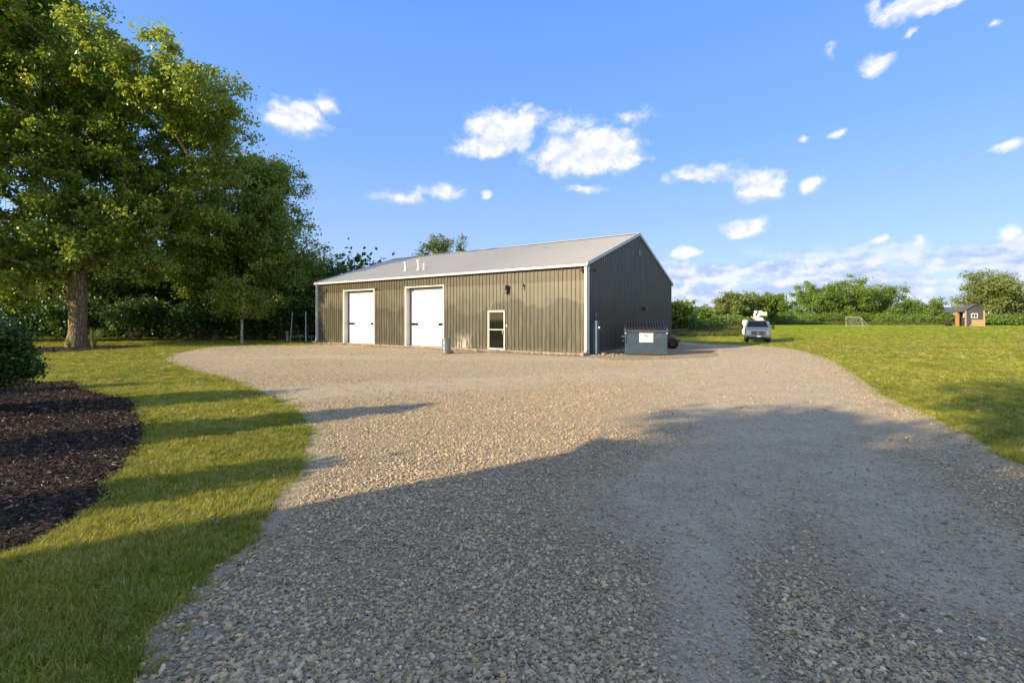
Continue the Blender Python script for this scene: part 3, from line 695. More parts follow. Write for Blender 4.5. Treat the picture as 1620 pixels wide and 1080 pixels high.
# gable wall fixtures
def gt(px):
    q = (px-810)/F; return (21.6*q-3.5)/(.553-.833*q)
Y = BD/2
v = MB(); v.tube((BL+.03, Y, 5.62), (BL+.1, Y, 5.62), .24, n=24).build('gable_vent', m_bluebox, B)
Y = gt(937); l_ = MB().tube((BL+.05, Y, 4.03), (BL+.2, Y, 4.03), .05).build('flood_light', m_brown, B); MB().lathe([(.03, 0), (.075, -.09), (.08, -.12)], 12, (BL+.2, Y, 4.03)).build('lamp_shade', m_brown, l_)
Y = gt(1016); MB().prism([(2.2, 0), (2.45, 0), (2.2, .0)], 0, 1) ; MB().box(BL+.05, BL+.28, Y-.13, Y+.13, 2.22, 2.44).build('exhaust_hood', m_brown, B, bevel=.03)
Y = gt(935.5); e_ = MB().box(BL+.06, BL+.36, Y-.16, Y+.14, .02, 1.62).build('electric_cabinet', m_bluebox, B, bevel=.012)
MB().tube((BL+.21, Y, 1.62), (BL+.21, Y, 1.95), .035).box(BL+.14, BL+.28, Y-.05, Y+.05, 1.8, 2.).build('conduit', m_bluebox, e_)
MB().tube((BL+.36, Y, 1.28), (BL+.44, Y, 1.28), .075, n=14).build('meter', m_alu, e_)
Y = gt(932); MB().tube((BL+.1, Y, .0), (BL+.1, Y, 3.), .02).build('conduit', m_bluebox, B)

# dirt strip along the walls and below the dumpster
def L2(x, y): v = b0+bx*x+by*y; return (v.x, v.y)
dp = [L2(-1, -.5), L2(2, -.75), L2(5, -.6), L2(8, -.8), L2(11, -.7), L2(13, -1.2), L2(16, -.9), L2(19, -1.1), L2(BL+1, -1.2), L2(BL+2.3, -1.6)]
dp += [(8.3, 20.3), (9.6, 21.6), (10.5, 24), (11.6, 27), L2(BL+1.5, 12), L2(BL-1, 13), L2(1, 3), L2(-.8, 3)]
sheet('dirt_strip', spline(dp, step=.25, amp=.12, seed=3), .009, m_dirt)
# rubble at the base
for i, (px, py, s, lab) in enumerate(((713, 558.5, .26, 'tan concrete block on the ground right of the galvanised barrel'), (754, 556.5, .2, 'small tan block on the dirt left of the entry door'),
        (843, 559.5, .16, 'broken paver at the wall base right of the entry door'), (923, 563, .3, 'flat stone under the white downspout at the near corner'),
        (955, 561.5, .22, 'small stone beside the electric cabinet'))):
    x, y = G(px, py)
    m = MB(); m.box(-s/2, s/2, -s*.35, s*.35, 0, s*.5); m.build('concrete_block', m_block, None, bevel=s*.06, loc=(x, y, .0), rot=(0, 0, i*1.3), label=lab, cat='block')
x, y = G(765, 554.5)
MB().box(-.45, .45, -.08, .08, 0, .07).build('wood_plank', m_wood, None, bevel=.01, loc=(x, y, .01), rot=(0, 0, -.5), label='dark short plank lying against the wall left of the entry door', cat='plank')
RK = np.column_stack([RNG.uniform(0, BL, 260), RNG.normal(-.38, .16, 260)]); RK = np.vstack([RK, np.column_stack([BL+RNG.uniform(.3, 1.4, 120), RNG.uniform(-.6, 6, 120)])])
wp = np.array([L2(a, b) for a, b in RK]); n = len(wp); s = RNG.uniform(.02, .07, n)
scatter('wall_rubble', np.column_stack([wp, s*.3+.009]), np.column_stack([RNG.normal(0, .3, n), RNG.normal(0, .3, n), RNG.uniform(0, 6, n)]), np.column_stack([s*1.4, s, s*.6]),
        np.array([(.36,.27,.17), (.25,.17,.1), (.42,.36,.28)])[RNG.choice(3, n)], m_stone, gn_stone, kind='stuff', label='brown rubble and clods along the foot of the workshop walls', cat='rubble')

# barrel
x, y = G(706, 559.5); br = empty('metal_barrel', (x, y, .01), 0, label='galvanised steel barrel standing in front of the second overhead door', cat='barrel')
pr = [(.02, .0), (.2, 0), (.215, .02)]
for k in range(1, 18): pr.append((.215+(.006 if k % 6 == 0 else 0), .04*k))
pr += [(.222, .72), (.222, .74), (.2, .74), (.19, .66), (.01, .62)]
MB().lathe(pr, 28).build('drum', m_galv, br, smooth=True)
MB().lathe([(.214, .735), (.228, .735), (.232, .75), (.222, .76), (.21, .75)], 28).build('rim', m_galv, br, smooth=True)

# ------------------------------------------------------------------ dumpster
dx0, dy0 = G(1022, 562); D = empty('dumpster', (dx0, dy0, .01), R(-13), label='blue steel dumpster with ribbed black lid beside the gable wall', cat='dumpster')
w, hD, dp_ = .95, 1.12, 1.25
m = MB(); m.prism([(0, .03), (dp_, .03), (dp_, 1.35), (0, hD)], -w, w, 'x').build('bin', m_dump, D, bevel=.012)
MB().box(-w-.05, w+.05, -.05, .03, hD-.06, hD+.06).build('rim', m_dump, D, bevel=.01)
for s in (-1, 1):
    MB().prism([(0, hD+.06), (dp_, 1.41), (dp_, 1.47), (0, hD+.12)], s*(w+.0)-.03, s*w+.03, 'x').build('side_rail', m_dump, D)
    p = MB(); X = s*(w+.03); p.tube((X+s*.12, .25, .85), (X+s*.12, .95, .85), .03).box(X-.03, X+s*.13 if s > 0 else X+.03, .25, .3, .82, .9) if s > 0 else p.tube((X-.12, .25, .85), (X-.12, .95, .85), .03).box(X-.13, X+.03, .25, .3, .82, .9)
    p.box(min(X, X+s*.13), max(X, X+s*.13), .9, .95, .82, .9); p.box(min(X, X+s*.1), max(X, X+s*.1), .2, 1.0, .62, .66); p.build('fork_pocket', m_rust, D)
    MB().box(s*(w-.02)-.03, s*(w-.02)+.03, -.012, -.002, hD-.13, hD-.07).build('reflector', m_trim, D)
MB().box(-w+.05, -w+.08, -.012, -.002, .55, 1.).build('corner_bar', m_black, D)
for s in (0, 1):
    lid = empty('lid', (0, 0, 0)); lid.parent = D; x0 = -w+.01 if s == 0 else .015; x1 = -.015 if s == 0 else w-.01
    MB().prism([(.03, hD+.09), (dp_-.05, 1.50), (dp_-.05, 1.53), (.03, hD+.12)], x0, x1, 'x').build('lid_sheet', m_black, lid)
    for k in range(7):
        xa = x0+.03+k*(x1-x0-.06)/7; xb = xa+(x1-x0-.06)/7*.55
        MB().prism([(.03, hD+.12), (.06, hD+.175), (dp_-.12, 1.60), (dp_-.06, 1.53)], xa, xb, 'x').build('lid_rib', m_black, lid)
m_sign = M('mint_sign', rough=.4, fn=worn((.62,.76,.70), (.5,.6,.56), 6., .3)); m_ink = M('sign_ink', (.12,.17,.17), .6); m_ink2 = M('sign_ink_grey', (.33,.42,.41), .6)
S_ = MB().box(-.3, .32, -.012, -.003, .60, 1.03).build('sign', m_sign, D, bevel=.003)
def ringseg(m, cx, cz, r0, r1, a0, a1, y0=-.019, y1=-.013, n=14):
    for i in range(n):
        t0 = a0+(a1-a0)*i/n; t1 = a0+(a1-a0)*(i+1)/n
        m.prism([(cx+r0*math.cos(t0), cz+r0*math.sin(t0)), (cx+r1*math.cos(t0), cz+r1*math.sin(t0)), (cx+r1*math.cos(t1), cz+r1*math.sin(t1)), (cx+r0*math.cos(t1), cz+r0*math.sin(t1))], y0, y1, 'y')
m = MB(); ringseg(m, .01, .925, .055, .078, .5, 2.64); ringseg(m, .01, .925, .02, .078, 3.45, 5.97); ringseg(m, .01, .935, .0, .02, 0, 6.28, n=8); m.build('emblem', m_ink, S_)
m = MB()
for z, xs_, sz in ((.775, (-.15, .17), .026), (.715, (-.23, -.15), .02), (.715, (-.05, .2), .018), (.675, (-.21, .24), .024)):
    xx = xs_[0]
    while xx < xs_[1]:
        wd = random.choice((.016, .02, .024)); m.box(xx, xx+wd, -.017, -.013, z-sz/2, z+sz/2); xx += wd+random.choice((.007, .008, .02))
m.build('sign_lettering', m_ink2, S_)
m = MB(); ringseg(m, .63, .9, .07, .095, .6, 3.3, -.02, -.002); ringseg(m, .55, .87, .05, .07, 2.6, 5.4, -.02, -.002); m.box(.5, .68, -.02, -.002, .855, .875); m.build('side_emblem', M('faded_emblem', (.16,.15,.19), .7), D)

# ------------------------------------------------------------------ utility trailer behind the dumpster
tx, ty = G(1075, 555); ty += 1.9; tx = (1067-810)/F*ty
T = empty('utility_trailer', (tx, ty, 0), R(-8), label='rusty utility trailer loaded with scrap, half hidden behind the blue dumpster', cat='trailer')
MB().box(-2.2, .12, 0, 1.5, .42, .5).build('deck', m_wood, T)
MB().box(-2.2, .3, -.06, 0, .38, .52).box(-2.2, .3, 1.5, 1.56, .38, .52).box(.12, .18, 0, 1.5, .38, .52).build('frame', m_rust, T)
for y in (.25, 1.25):
    wv_ = empty('wheel', (0, 0, 0)); wv_.parent = T
    MB().lathe([(.14, -.09), (.27, -.1), (.31, -.06), (.31, .06), (.27, .1), (.14, .09)], 20).build('tyre', m_black, wv_, smooth=True)
    MB().lathe([(.0, -.03), (.06, -.05), (.15, -.05), (.15, .05), (.0, .04)], 16).build('rim', m_rust, wv_)
    wv_.location = (-.1, y-.3 if y < 1 else y+.3+.2, .31); wv_.rotation_euler = (R(90), 0, 0)
for k, (a, b, r_) in enumerate((((-.6, .1, .55), (.0, .1, .95), .03), ((-.2, .3, .5), (-.2, .3, 1.05), .025), ((.05, .6, .5), (.05, .6, 1.0), .03), ((-.7, .5, 1.0), (.75, .2, 1.12), .028), ((-.5, .8, .98), (.55, .5, 1.0), .022), ((-.3, .1, .7), (.15, .1, .7), .035))):
    MB().tube(a, b, r_, n=8).build('scrap_bar', m_wood if k % 2 else m_rust, T)
MB().box(-.6, .05, .2, .9, .5, .7).build('crate', m_wood, T, bevel=.01); MB().tube((-.4, .5, .7), (-.4, .5, 1.3), .2, n=16).build('drum', m_black, T)
for k in range(3): MB().box(-.5, .02, .08, .11, .58+k*.13, .66+k*.13).build('slat', m_wood, T)

# ------------------------------------------------------------------ bucket truck
m_tblue = M('silver_blue_paint', rough=.28, metal=.3, spec=.6, fn=worn((.13,.18,.24), (.10,.14,.19), 1.2, .4, .0003)); m_twhite = M('white_truck_paint', rough=.35, fn=worn((.78,.77,.73), (.6,.56,.48), 3., .3))
m_chrome = M('chrome', (.45,.47,.5), .2, 1.); m_lens = M('headlight_lens', (.16,.19,.21), .1, spec=.9); m_tan = M('fibreglass_tan', (.62,.40,.22), .6); m_plate = M('plate_white', (.7,.7,.68), .4)
tY = 39.6; tX = (1199.5-810)/F*tY; K = empty('bucket_truck', (tX, tY, H1(tX, tY)), R(-25), label='silver-blue bucket truck with white service body and folded boom parked on the grass', cat='truck')
def loft(m, secs):                    # sections: (y, zbot, ztop, half width bottom, half width top)
    for i, (y, z0, z1, w0, w1) in enumerate(secs): m.v += [(-w0, y, z0), (w0, y, z0), (w1, y, z1), (-w1, y, z1)]
    n = len(secs)
    for i in range(n-1):
        for a, b in ((0, 1), (1, 2), (2, 3), (3, 0)): m.f.append((4*i+a, 4*i+b, 4*(i+1)+b, 4*(i+1)+a))
    m.f.append((3, 2, 1, 0)); m.f.append(tuple(4*(n-1)+k for k in range(4))); return m
cab = loft(MB(), [(.0, .62, 1.05, .90, .86), (.08, .55, 1.16, .97, .90), (.5, .55, 1.22, .99, .92), (1.25, .5, 1.30, 1.0, .95), (3.1, .5, 1.30, 1.0, .96)]).build('body', m_tblue, K, bevel=.03)
loft(MB(), [(1.22, 1.295, 1.31, .93, .92), (1.95, 1.295, 1.93, .94, .74), (2.95, 1.295, 1.95, .94, .74), (3.1, 1.295, 1.86, .93, .73)]).build('cab_roof', m_tblue, K, bevel=.02)
def sl(y): return 1.31+(y-1.22)/(1.95-1.22)*.62
def hw(y, z): return .93-(z-1.31)/.62*.19
MB().add([(-.84, 1.27, 1.365), (.84, 1.27, 1.365), (.68, 1.885, 1.90), (-.68, 1.885, 1.90), (-.84, 1.31, 1.34), (.84, 1.31, 1.34), (.68, 1.92, 1.87), (-.68, 1.92, 1.87)],
         [(0,1,2,3), (7,6,5,4), (0,4,5,1), (1,5,6,2), (2,6,7,3), (3,7,4,0)]).build('windshield', m_glass, K)
for s in (-1, 1):
    MB().add([(s*.945, 1.55, 1.36), (s*.948, 2.85, 1.36), (s*.775, 2.8, 1.86), (s*.775, 2.0, 1.86), (s*.91, 1.55, 1.36), (s*.91, 2.85, 1.36), (s*.74, 2.8, 1.86), (s*.74, 2.0, 1.86)],
             [(0,1,2,3), (7,6,5,4), (0,4,5,1), (1,5,6,2), (2,6,7,3), (3,7,4,0)]).build('side_window', m_glass, K)
MB().box(-.56, .56, -.02, .06, .70, 1.06).build('grille', m_black, K)
MB().box(-.52, .52, -.045, -.01, 1.0, 1.05).box(-.52, .52, -.045, -.01, .72, .75).box(-.52, -.47, -.045, -.01, .75, 1.0).box(.47, .52, -.045, -.01, .75, 1.0).box(-.47, .47, -.04, -.01, .87, .89).build('grille_surround', m_chrome, K, bevel=.006)
MB().lathe([(.0, .012), (.09, .01), (.1, 0)], 18).build('badge', m_bluebox, K, loc=(0, -.048, .86), rot=(R(90), 0, 0))
for s in (-1, 1):
    MB().box(min(s*.56, s*.86), max(s*.56, s*.86), -.01, .08, .78, 1.03).build('headlight', m_lens, K, bevel=.02)
    mr_ = MB(); mr_.tube((s*.95, 1.5, 1.32), (s*1.16, 1.42, 1.4), .025); mr_.box(min(s*1.1, s*1.32), max(s*1.1, s*1.32), 1.33, 1.44, 1.2, 1.58); mr_.build('mirror', m_black, K, bevel=.015)
MB().box(-.96, .96, -.2, .0, .52, .70).build('bumper', m_chrome, K, bevel=.03); MB().box(-.9, .9, -.16, .0, .34, .51).build('air_dam', m_black, K, bevel=.02)
pl = MB().box(-.16, .16, -.222, -.205, .5, .66).build('license_plate', m_plate, K)
m = MB()
for i in range(6): m.box(-.12+i*.042, -.12+i*.042+.028, -.226, -.223, .55, .61)
m.build('plate_lettering', m_ink2, pl)
for x in (-.82, .82):
    for y in (.75, 4.55):
        wv_ = empty('wheel', (x, y, .39)); wv_.parent = K; wv_.rotation_euler = (0, R(90), 0)
        MB().lathe([(.2, -.13), (.35, -.13), (.39, -.09), (.39, .09), (.35, .13), (.2, .13)], 22).build('tyre', m_black, wv_, smooth=True); MB().lathe([(0, -.13), (.08, -.14), (.2, -.1), (.2, .1), (.08, .14), (0, .13)], 16).build('rim', m_galv, wv_)
MB().box(-1.08, -.62, 3.15, 6.0, .62, 1.75).build('service_body', m_twhite, K, bevel=.02); MB().box(.62, 1.08, 3.15, 6.0, .62, 1.75).build('service_body', m_twhite, K, bevel=.02); MB().box(-.62, .62, 3.15, 6.0, .62, .85).build('bed', m_twhite, K)
for s in (-1, 1):
    for k in range(3): MB().box(min(s*1.082, s*1.10), max(s*1.082, s*1.10), 3.25+k*.92, 4.08+k*.92, .98 if k == 1 else .75, 1.68).build('locker_door', m_twhite, K, bevel=.006)
MB().box(-1.12, -.72, 3.2, 3.6, 1.752, 1.98).build('tool_box', m_twhite, K, bevel=.02); MB().box(.72, 1.0, 3.3, 3.6, 1.752, 1.86).build('tool_box', m_twhite, K, bevel=.02)
bm_ = empty('boom', (.12, 4.1, .85)); bm_.parent = K
MB().lathe([(.32, 0), (.32, .25), (.24, .4), (.2, 1.15), (.0, 1.2)], 18).build('turret', m_twhite, bm_)
MB().box(-.2, .2, -.25, .35, 1.15, 1.5).build('boom_knuckle', m_twhite, bm_, bevel=.04)
MB().box(-.33, -.1, -1.6, .5, 1.2, 1.42).box(-.36, -.2, -1.62, -1.3, 1.4, 1.75).box(-.3, -.06, -1.5, -1.15, 1.75, 1.98).build('lower_boom', m_twhite, bm_, bevel=.03)
MB().tube((-.55, -1.5, 1.42), (-.1, -1.3, 1.18), .07).box(-.25, .02, -1.55, -1.25, 1.1, 1.36).build('insulator', m_tan, bm_)
MB().box(.02, .2, -1.5, .9, 1.52, 1.72).box(.06, .36, -1.5, -1.2, 1.55, 1.98).build('upper_boom', m_twhite, bm_, bevel=.03)
MB().tube((.1, -1.4, 1.2), (.1, -1.4, 1.62), .06).tube((.42, -1.35, 1.12), (.25, -1.35, 1.5), .04).build('cylinder', m_alu, bm_)
MB().box(.38, .72, -1.5, -1.0, 1.52, 1.86).build('bucket', M('bucket_cream', (.74,.62,.47), .6), bm_, bevel=.03)
MB().lathe([(.0, .26), (.2, .22), (.3, .1), (.33, 0)], 16, (.2, -1.4, 1.1)).build('boom_rest', m_twhite, bm_, smooth=True)

# ------------------------------------------------------------------ little shed
m_char = M('charcoal_board', rough=.8, fn=worn((.045,.05,.06), (.075,.08,.09), 3., .5)); m_pine = M('pine_board', rough=.8, fn=worn((.42,.28,.15), (.3,.19,.09), 4., .6)); m_ply = M('orange_plywood', rough=.8, fn=worn((.40,.20,.06), (.3,.15,.05), 3., .5))
m_shing = M('grey_shingle', rough=.9, fn=worn((.09,.085,.085), (.15,.13,.12), 3., .6))
sY = 58.; sX = (1526.5-810)/F*sY; aS = R(25); S = empty('garden_shed', (sX, sY, .80), -aS+0*1, label='small charcoal shed with pine trim and white window alone in the field', cat='shed')
S.rotation_euler = (0, 0, -aS)
w_, d_, ev_, rg_ = 1.85, 2.0, 2.05, 2.75
def shed_wall(name, parent):
    MB().prism([(0, 0), (w_, 0), (w_, ev_), (w_/2, rg_-.05), (0, ev_)], 0.0, .06, 'y').build(name, m_char, parent)
shed_wall('front_wall', S); MB().prism([(0, 0), (w_, 0), (w_, ev_), (w_/2, rg_-.05), (0, ev_)], d_-.06, d_, 'y').build('back_wall', m_char, S)
MB().box(w_-.06, w_, .06, d_-.06, 0, ev_).build('side_wall', m_char, S)
MB().box(0, .06, .06, .55, 0, 1.0).box(0, .06, 1.5, d_-.06, 0, ev_).box(0, .06, .55, 1.5, 1.9, ev_).box(.0, .06, .06, .55, 1.0, ev_).build('side_wall', m_char, S)
MB().box(-.015, -.002, .1, .5, 1.15, 1.75).build('side_panel', m_trim, S)
for xx in (-.02, w_-.14): MB().box(xx, xx+.16, -.03, -.002, 0, ev_+(.06 if 0 else 0)).build('corner_board', m_pine, S)
for k in range(7): MB().box(.62, w_-.141 if k > 0 else w_-.141, -.03, -.002, .02+k*.125, .135+k*.125).build('pine_board', m_pine, S)
for k in range(4): MB().box(w_-.139+.0, w_+.021, -.046, -.031, .02+k*.21, .2+k*.21).build('pine_board', m_pine, S)
wn_ = MB().box(.58, 1.2, -.045, -.002, 1.1, 1.16).box(.58, 1.2, -.045, -.002, 1.58, 1.66).box(.58, .66, -.045, -.002, 1.16, 1.58).box(1.12, 1.2, -.045, -.002, 1.16, 1.58).box(.86, .92, -.045, -.002, 1.16, 1.58).build('window', m_twhite, S)
MB().box(.66, .86, -.02, -.006, 1.16, 1.58).build('glass', m_glass, wn_); MB().box(.92, 1.12, -.02, -.006, 1.16, 1.58).build('glass', m_glass, wn_)
for s in (0, 1):
    x0, x1 = (-.28, w_/2) if s == 0 else (w_+.28, w_/2)
    zz = lambda x: rg_-(rg_-ev_)*abs(x-w_/2)/(w_/2)
    MB().prism([(x0, zz(x0)), (x1, zz(x1)), (x1, zz(x1)+.07), (x0, zz(x0)+.07)], -.2, d_+.2, 'y').build('roof_slope', m_shing, S)
MB().box(-.40, -.03, 1.5, 1.55, .02, 1.85).build('door', m_ply, S)
MB().tube((.42, -.1, .0), (.6, -.12, .34), .035, n=6).tube((.6, -.12, .34), (.5, -.1, .4), .03, n=6).build('pipe', m_galv, S)
gx_, gy_ = sX-.9, sY+.5
MB().box(-.25, .25, -.2, .2, 0, .4).lathe([(.12, .4), (.1, .46), (.0, .47)], 8).build('black_bin', m_black, None, bevel=.02, loc=(gx_-.3, gy_+.4, .8), label='low black box on the grass left of the small shed door', cat='box')

# ------------------------------------------------------------------ low farm buildings behind the hedge
m_wwall = M('pale_metal_wall', rough=.6, fn=worn((.62,.57,.5), (.5,.46,.4), .5, .4)); m_droof = M('dark_metal_roof', rough=.5, fn=worn((.10,.105,.12), (.14,.14,.15), .5, .5)); m_lroof = M('white_metal_roof', (.72,.7,.66), .5)
def barn(x, y, L, Dp, ev, rg, rz, mr_, lab):
    o = empty('farm_building', (x, y, .8), rz, label=lab, cat='building')
    MB().box(0, L, 0, Dp, 0, ev).build('walls', m_wwall, o)
    MB().prism([(-.4, ev-.1), (Dp/2, rg), (Dp+.4, ev-.1), (Dp/2, rg+.15), (-.4, ev+.05)][:0] or [(-.4, ev-.05), (Dp/2, rg-.1), (Dp+.4, ev-.05), (Dp+.4, ev+.15), (Dp/2, rg+.12), (-.4, ev+.15)], -.4, L+.4, 'x').build('roof', mr_, o)
    MB().prism([(.01, ev-.01), (Dp/2, rg-.12), (Dp-.01, ev-.01)], .02, L-.02, 'x').build('gable_fill', m_wwall, o)
    for k in range(int(L/5)):
        MB().box(2+k*5, 3.2+k*5, -.08, -.005, 1.3, 2.2).build('window', m_glass, o)
    MB().box(L*.45, L*.45+1.1, -.08, -.005, 0, 2.1).build('door', m_droof, o)
    return o
barn(112, 150, 37, 14, 3.3, 5.0, R(-4), m_droof, 'long pale low building with dark roof beyond the evergreens left of the shed')
barn(138, 128, 24, 12, 2.9, 4.3, R(-6), m_lroof, 'low building with white roof behind the hedge at the far right')

# ------------------------------------------------------------------ net goal in the field
gxx, gyy = (1352-810)/F*62, 62.; gz0 = H1(gxx, gyy); m_net = M('white_net', (.5,.5,.5), .7); m_white = M('white_pole', (.6,.6,.6), .4)
Gl = empty('net_goal', (gxx, gyy, gz0), R(-38), label='leaning white framed net goal standing in the mown field before the trees', cat='goal')
GP = [(-.9, 0, 0), (.9, 0, 0), (-.95, -.3, 1.25), (.7, -.3, 1.15), (-.2, .9, 0), (1.5, .9, 0)]
for a, b in ((0, 2), (1, 3), (2, 3), (0, 4), (1, 5), (2, 4), (3, 5), (4, 5)): MB().tube(GP[a], GP[b], .02, n=6).build('pole', m_white, Gl)
m = MB()
def lerp(a, b, t): return tuple(a[i]*(1-t)+b[i]*t for i in range(3))
for k in range(1, 9):
    t = k/9; m.tube(lerp(GP[2], GP[3], t), lerp(GP[4], GP[5], t), .005, n=3); m.tube(lerp(GP[2], GP[4], t), lerp(GP[3], GP[5], t), .005, n=3); m.tube(lerp(GP[0], GP[1], t), lerp(GP[2], GP[3], t), .005, n=3)
m.build('net', m_net, Gl)['kind'] = 'stuff'

# ------------------------------------------------------------------ platform and post at the edge of the woods
px_, py_ = G(474, 541); py_ += 1.; px_ = (474-810)/F*py_
m_gdeck = M('green_grey_deck', rough=.8, fn=worn((.09,.13,.10), (.05,.07,.055), 4., .6))
Pf = empty('low_platform', (px_, py_, 0), R(-6), label='low green-grey platform with two tall white poles at the edge of the woods', cat='platform')
MB().box(-1.0, 1.1, 0, 2., .30, .42).build('deck', m_gdeck, Pf)
for x in (-.9, .0, .95):
    for y in (.1, 1.8): MB().box(x-.05, x+.05, y-.05, y+.05, 0, .3).build('leg', m_gdeck, Pf)
MB().tube((-.75, .0, .0), (-.58, .0, 2.25), .028).build('pole', m_white, Pf); MB().tube((.55, -.06, .0), (.53, -.06, 2.3), .04).build('pole', m_white, Pf)
MB().box(-.2, .1, .2, .5, .42, .5).build('board', m_block, Pf)
ux, uy = G(451.5, 541.5)
u = empty('utility_post', (ux, uy+.3, 0), 0, label='short pale post with green box left of the low platform', cat='post')
MB().box(-.05, .05, -.05, .05, 0, .52).build('post', m_conc, u); MB().box(-.1, .1, -.08, .08, .52, .82).build('box', M('dull_green', (.12,.16,.11), .7), u, bevel=.01)

# ------------------------------------------------------------------ trees
def tubes(Pa, Pb, Ra, Rb, n):
    Pa, Pb = np.asarray(Pa, float), np.asarray(Pb, float); d = Pb-Pa; L = np.linalg.norm(d, axis=1, keepdims=True)+1e-9; d = d/L
    ref = np.where(np.abs(d[:, 2:3]) < .9, np.array([[0, 0, 1.]]), np.array([[1., 0, 0]])); u = np.cross(d, ref); u /= np.linalg.norm(u, axis=1, keepdims=True)+1e-9; w = np.cross(d, u)
    t = np.arange(n)*2*math.pi/n; c, s = np.cos(t), np.sin(t)
    ring = u[:, None]*c[None, :, None]+w[:, None]*s[None, :, None]
    V = np.concatenate([Pa[:, None]+ring*np.asarray(Ra)[:, None, None], Pb[:, None]+ring*np.asarray(Rb)[:, None, None]], 1)
    i = np.arange(n); q = np.stack([i, n+i, n+(i+1) % n, (i+1) % n], 1); Fq = (np.arange(len(Pa))[:, None, None]*2*n+q[None]).reshape(-1, 4)
    return V.reshape(-1, 3), Fq
SB = np.array([-LD.x, -LD.y, .75])
def leaves(C, rad, n, size, rs, flat=.75, droop=.0, up=.5, normb=None):
    m = len(C); idx_ = rs.integers(0, m, n)
    o = rs.normal(0, .52, (n, 3))
    rr = (rad[idx_] if hasattr(rad, '__len__') else np.full(n, rad))[:, None]
    P = C[idx_]+o*rr*np.array([1, 1, flat]); P[:, 2] -= droop*rs.random(n)
    nrm = rs.normal(0, 1, (n, 3))+np.array([0, 0, up*.3])+SB*.95*(rs.random((n, 1)) < .75); nrm /= np.linalg.norm(nrm, axis=1, keepdims=True)
    a = np.cross(nrm, rs.normal(0, 1, (n, 3))); a /= np.linalg.norm(a, axis=1, keepdims=True)+1e-9; b = np.cross(nrm, a)
    s = (size*rs.uniform(.6, 1.3, n))[:, None]
    V = np.stack([P-a*s*.55, P+b*s*.42+a*s*.05, P+a*s*.6+nrm*s*.12, P-b*s*.42+a*s*.05], 1).reshape(-1, 3)
    ct = rs.random(m)[idx_]; tint = np.clip(.38+.30*(ct-.5)+rs.normal(0, .2, n), 0, 1)
    return V, np.arange(4*n).reshape(-1, 4), np.repeat(tint, 4)
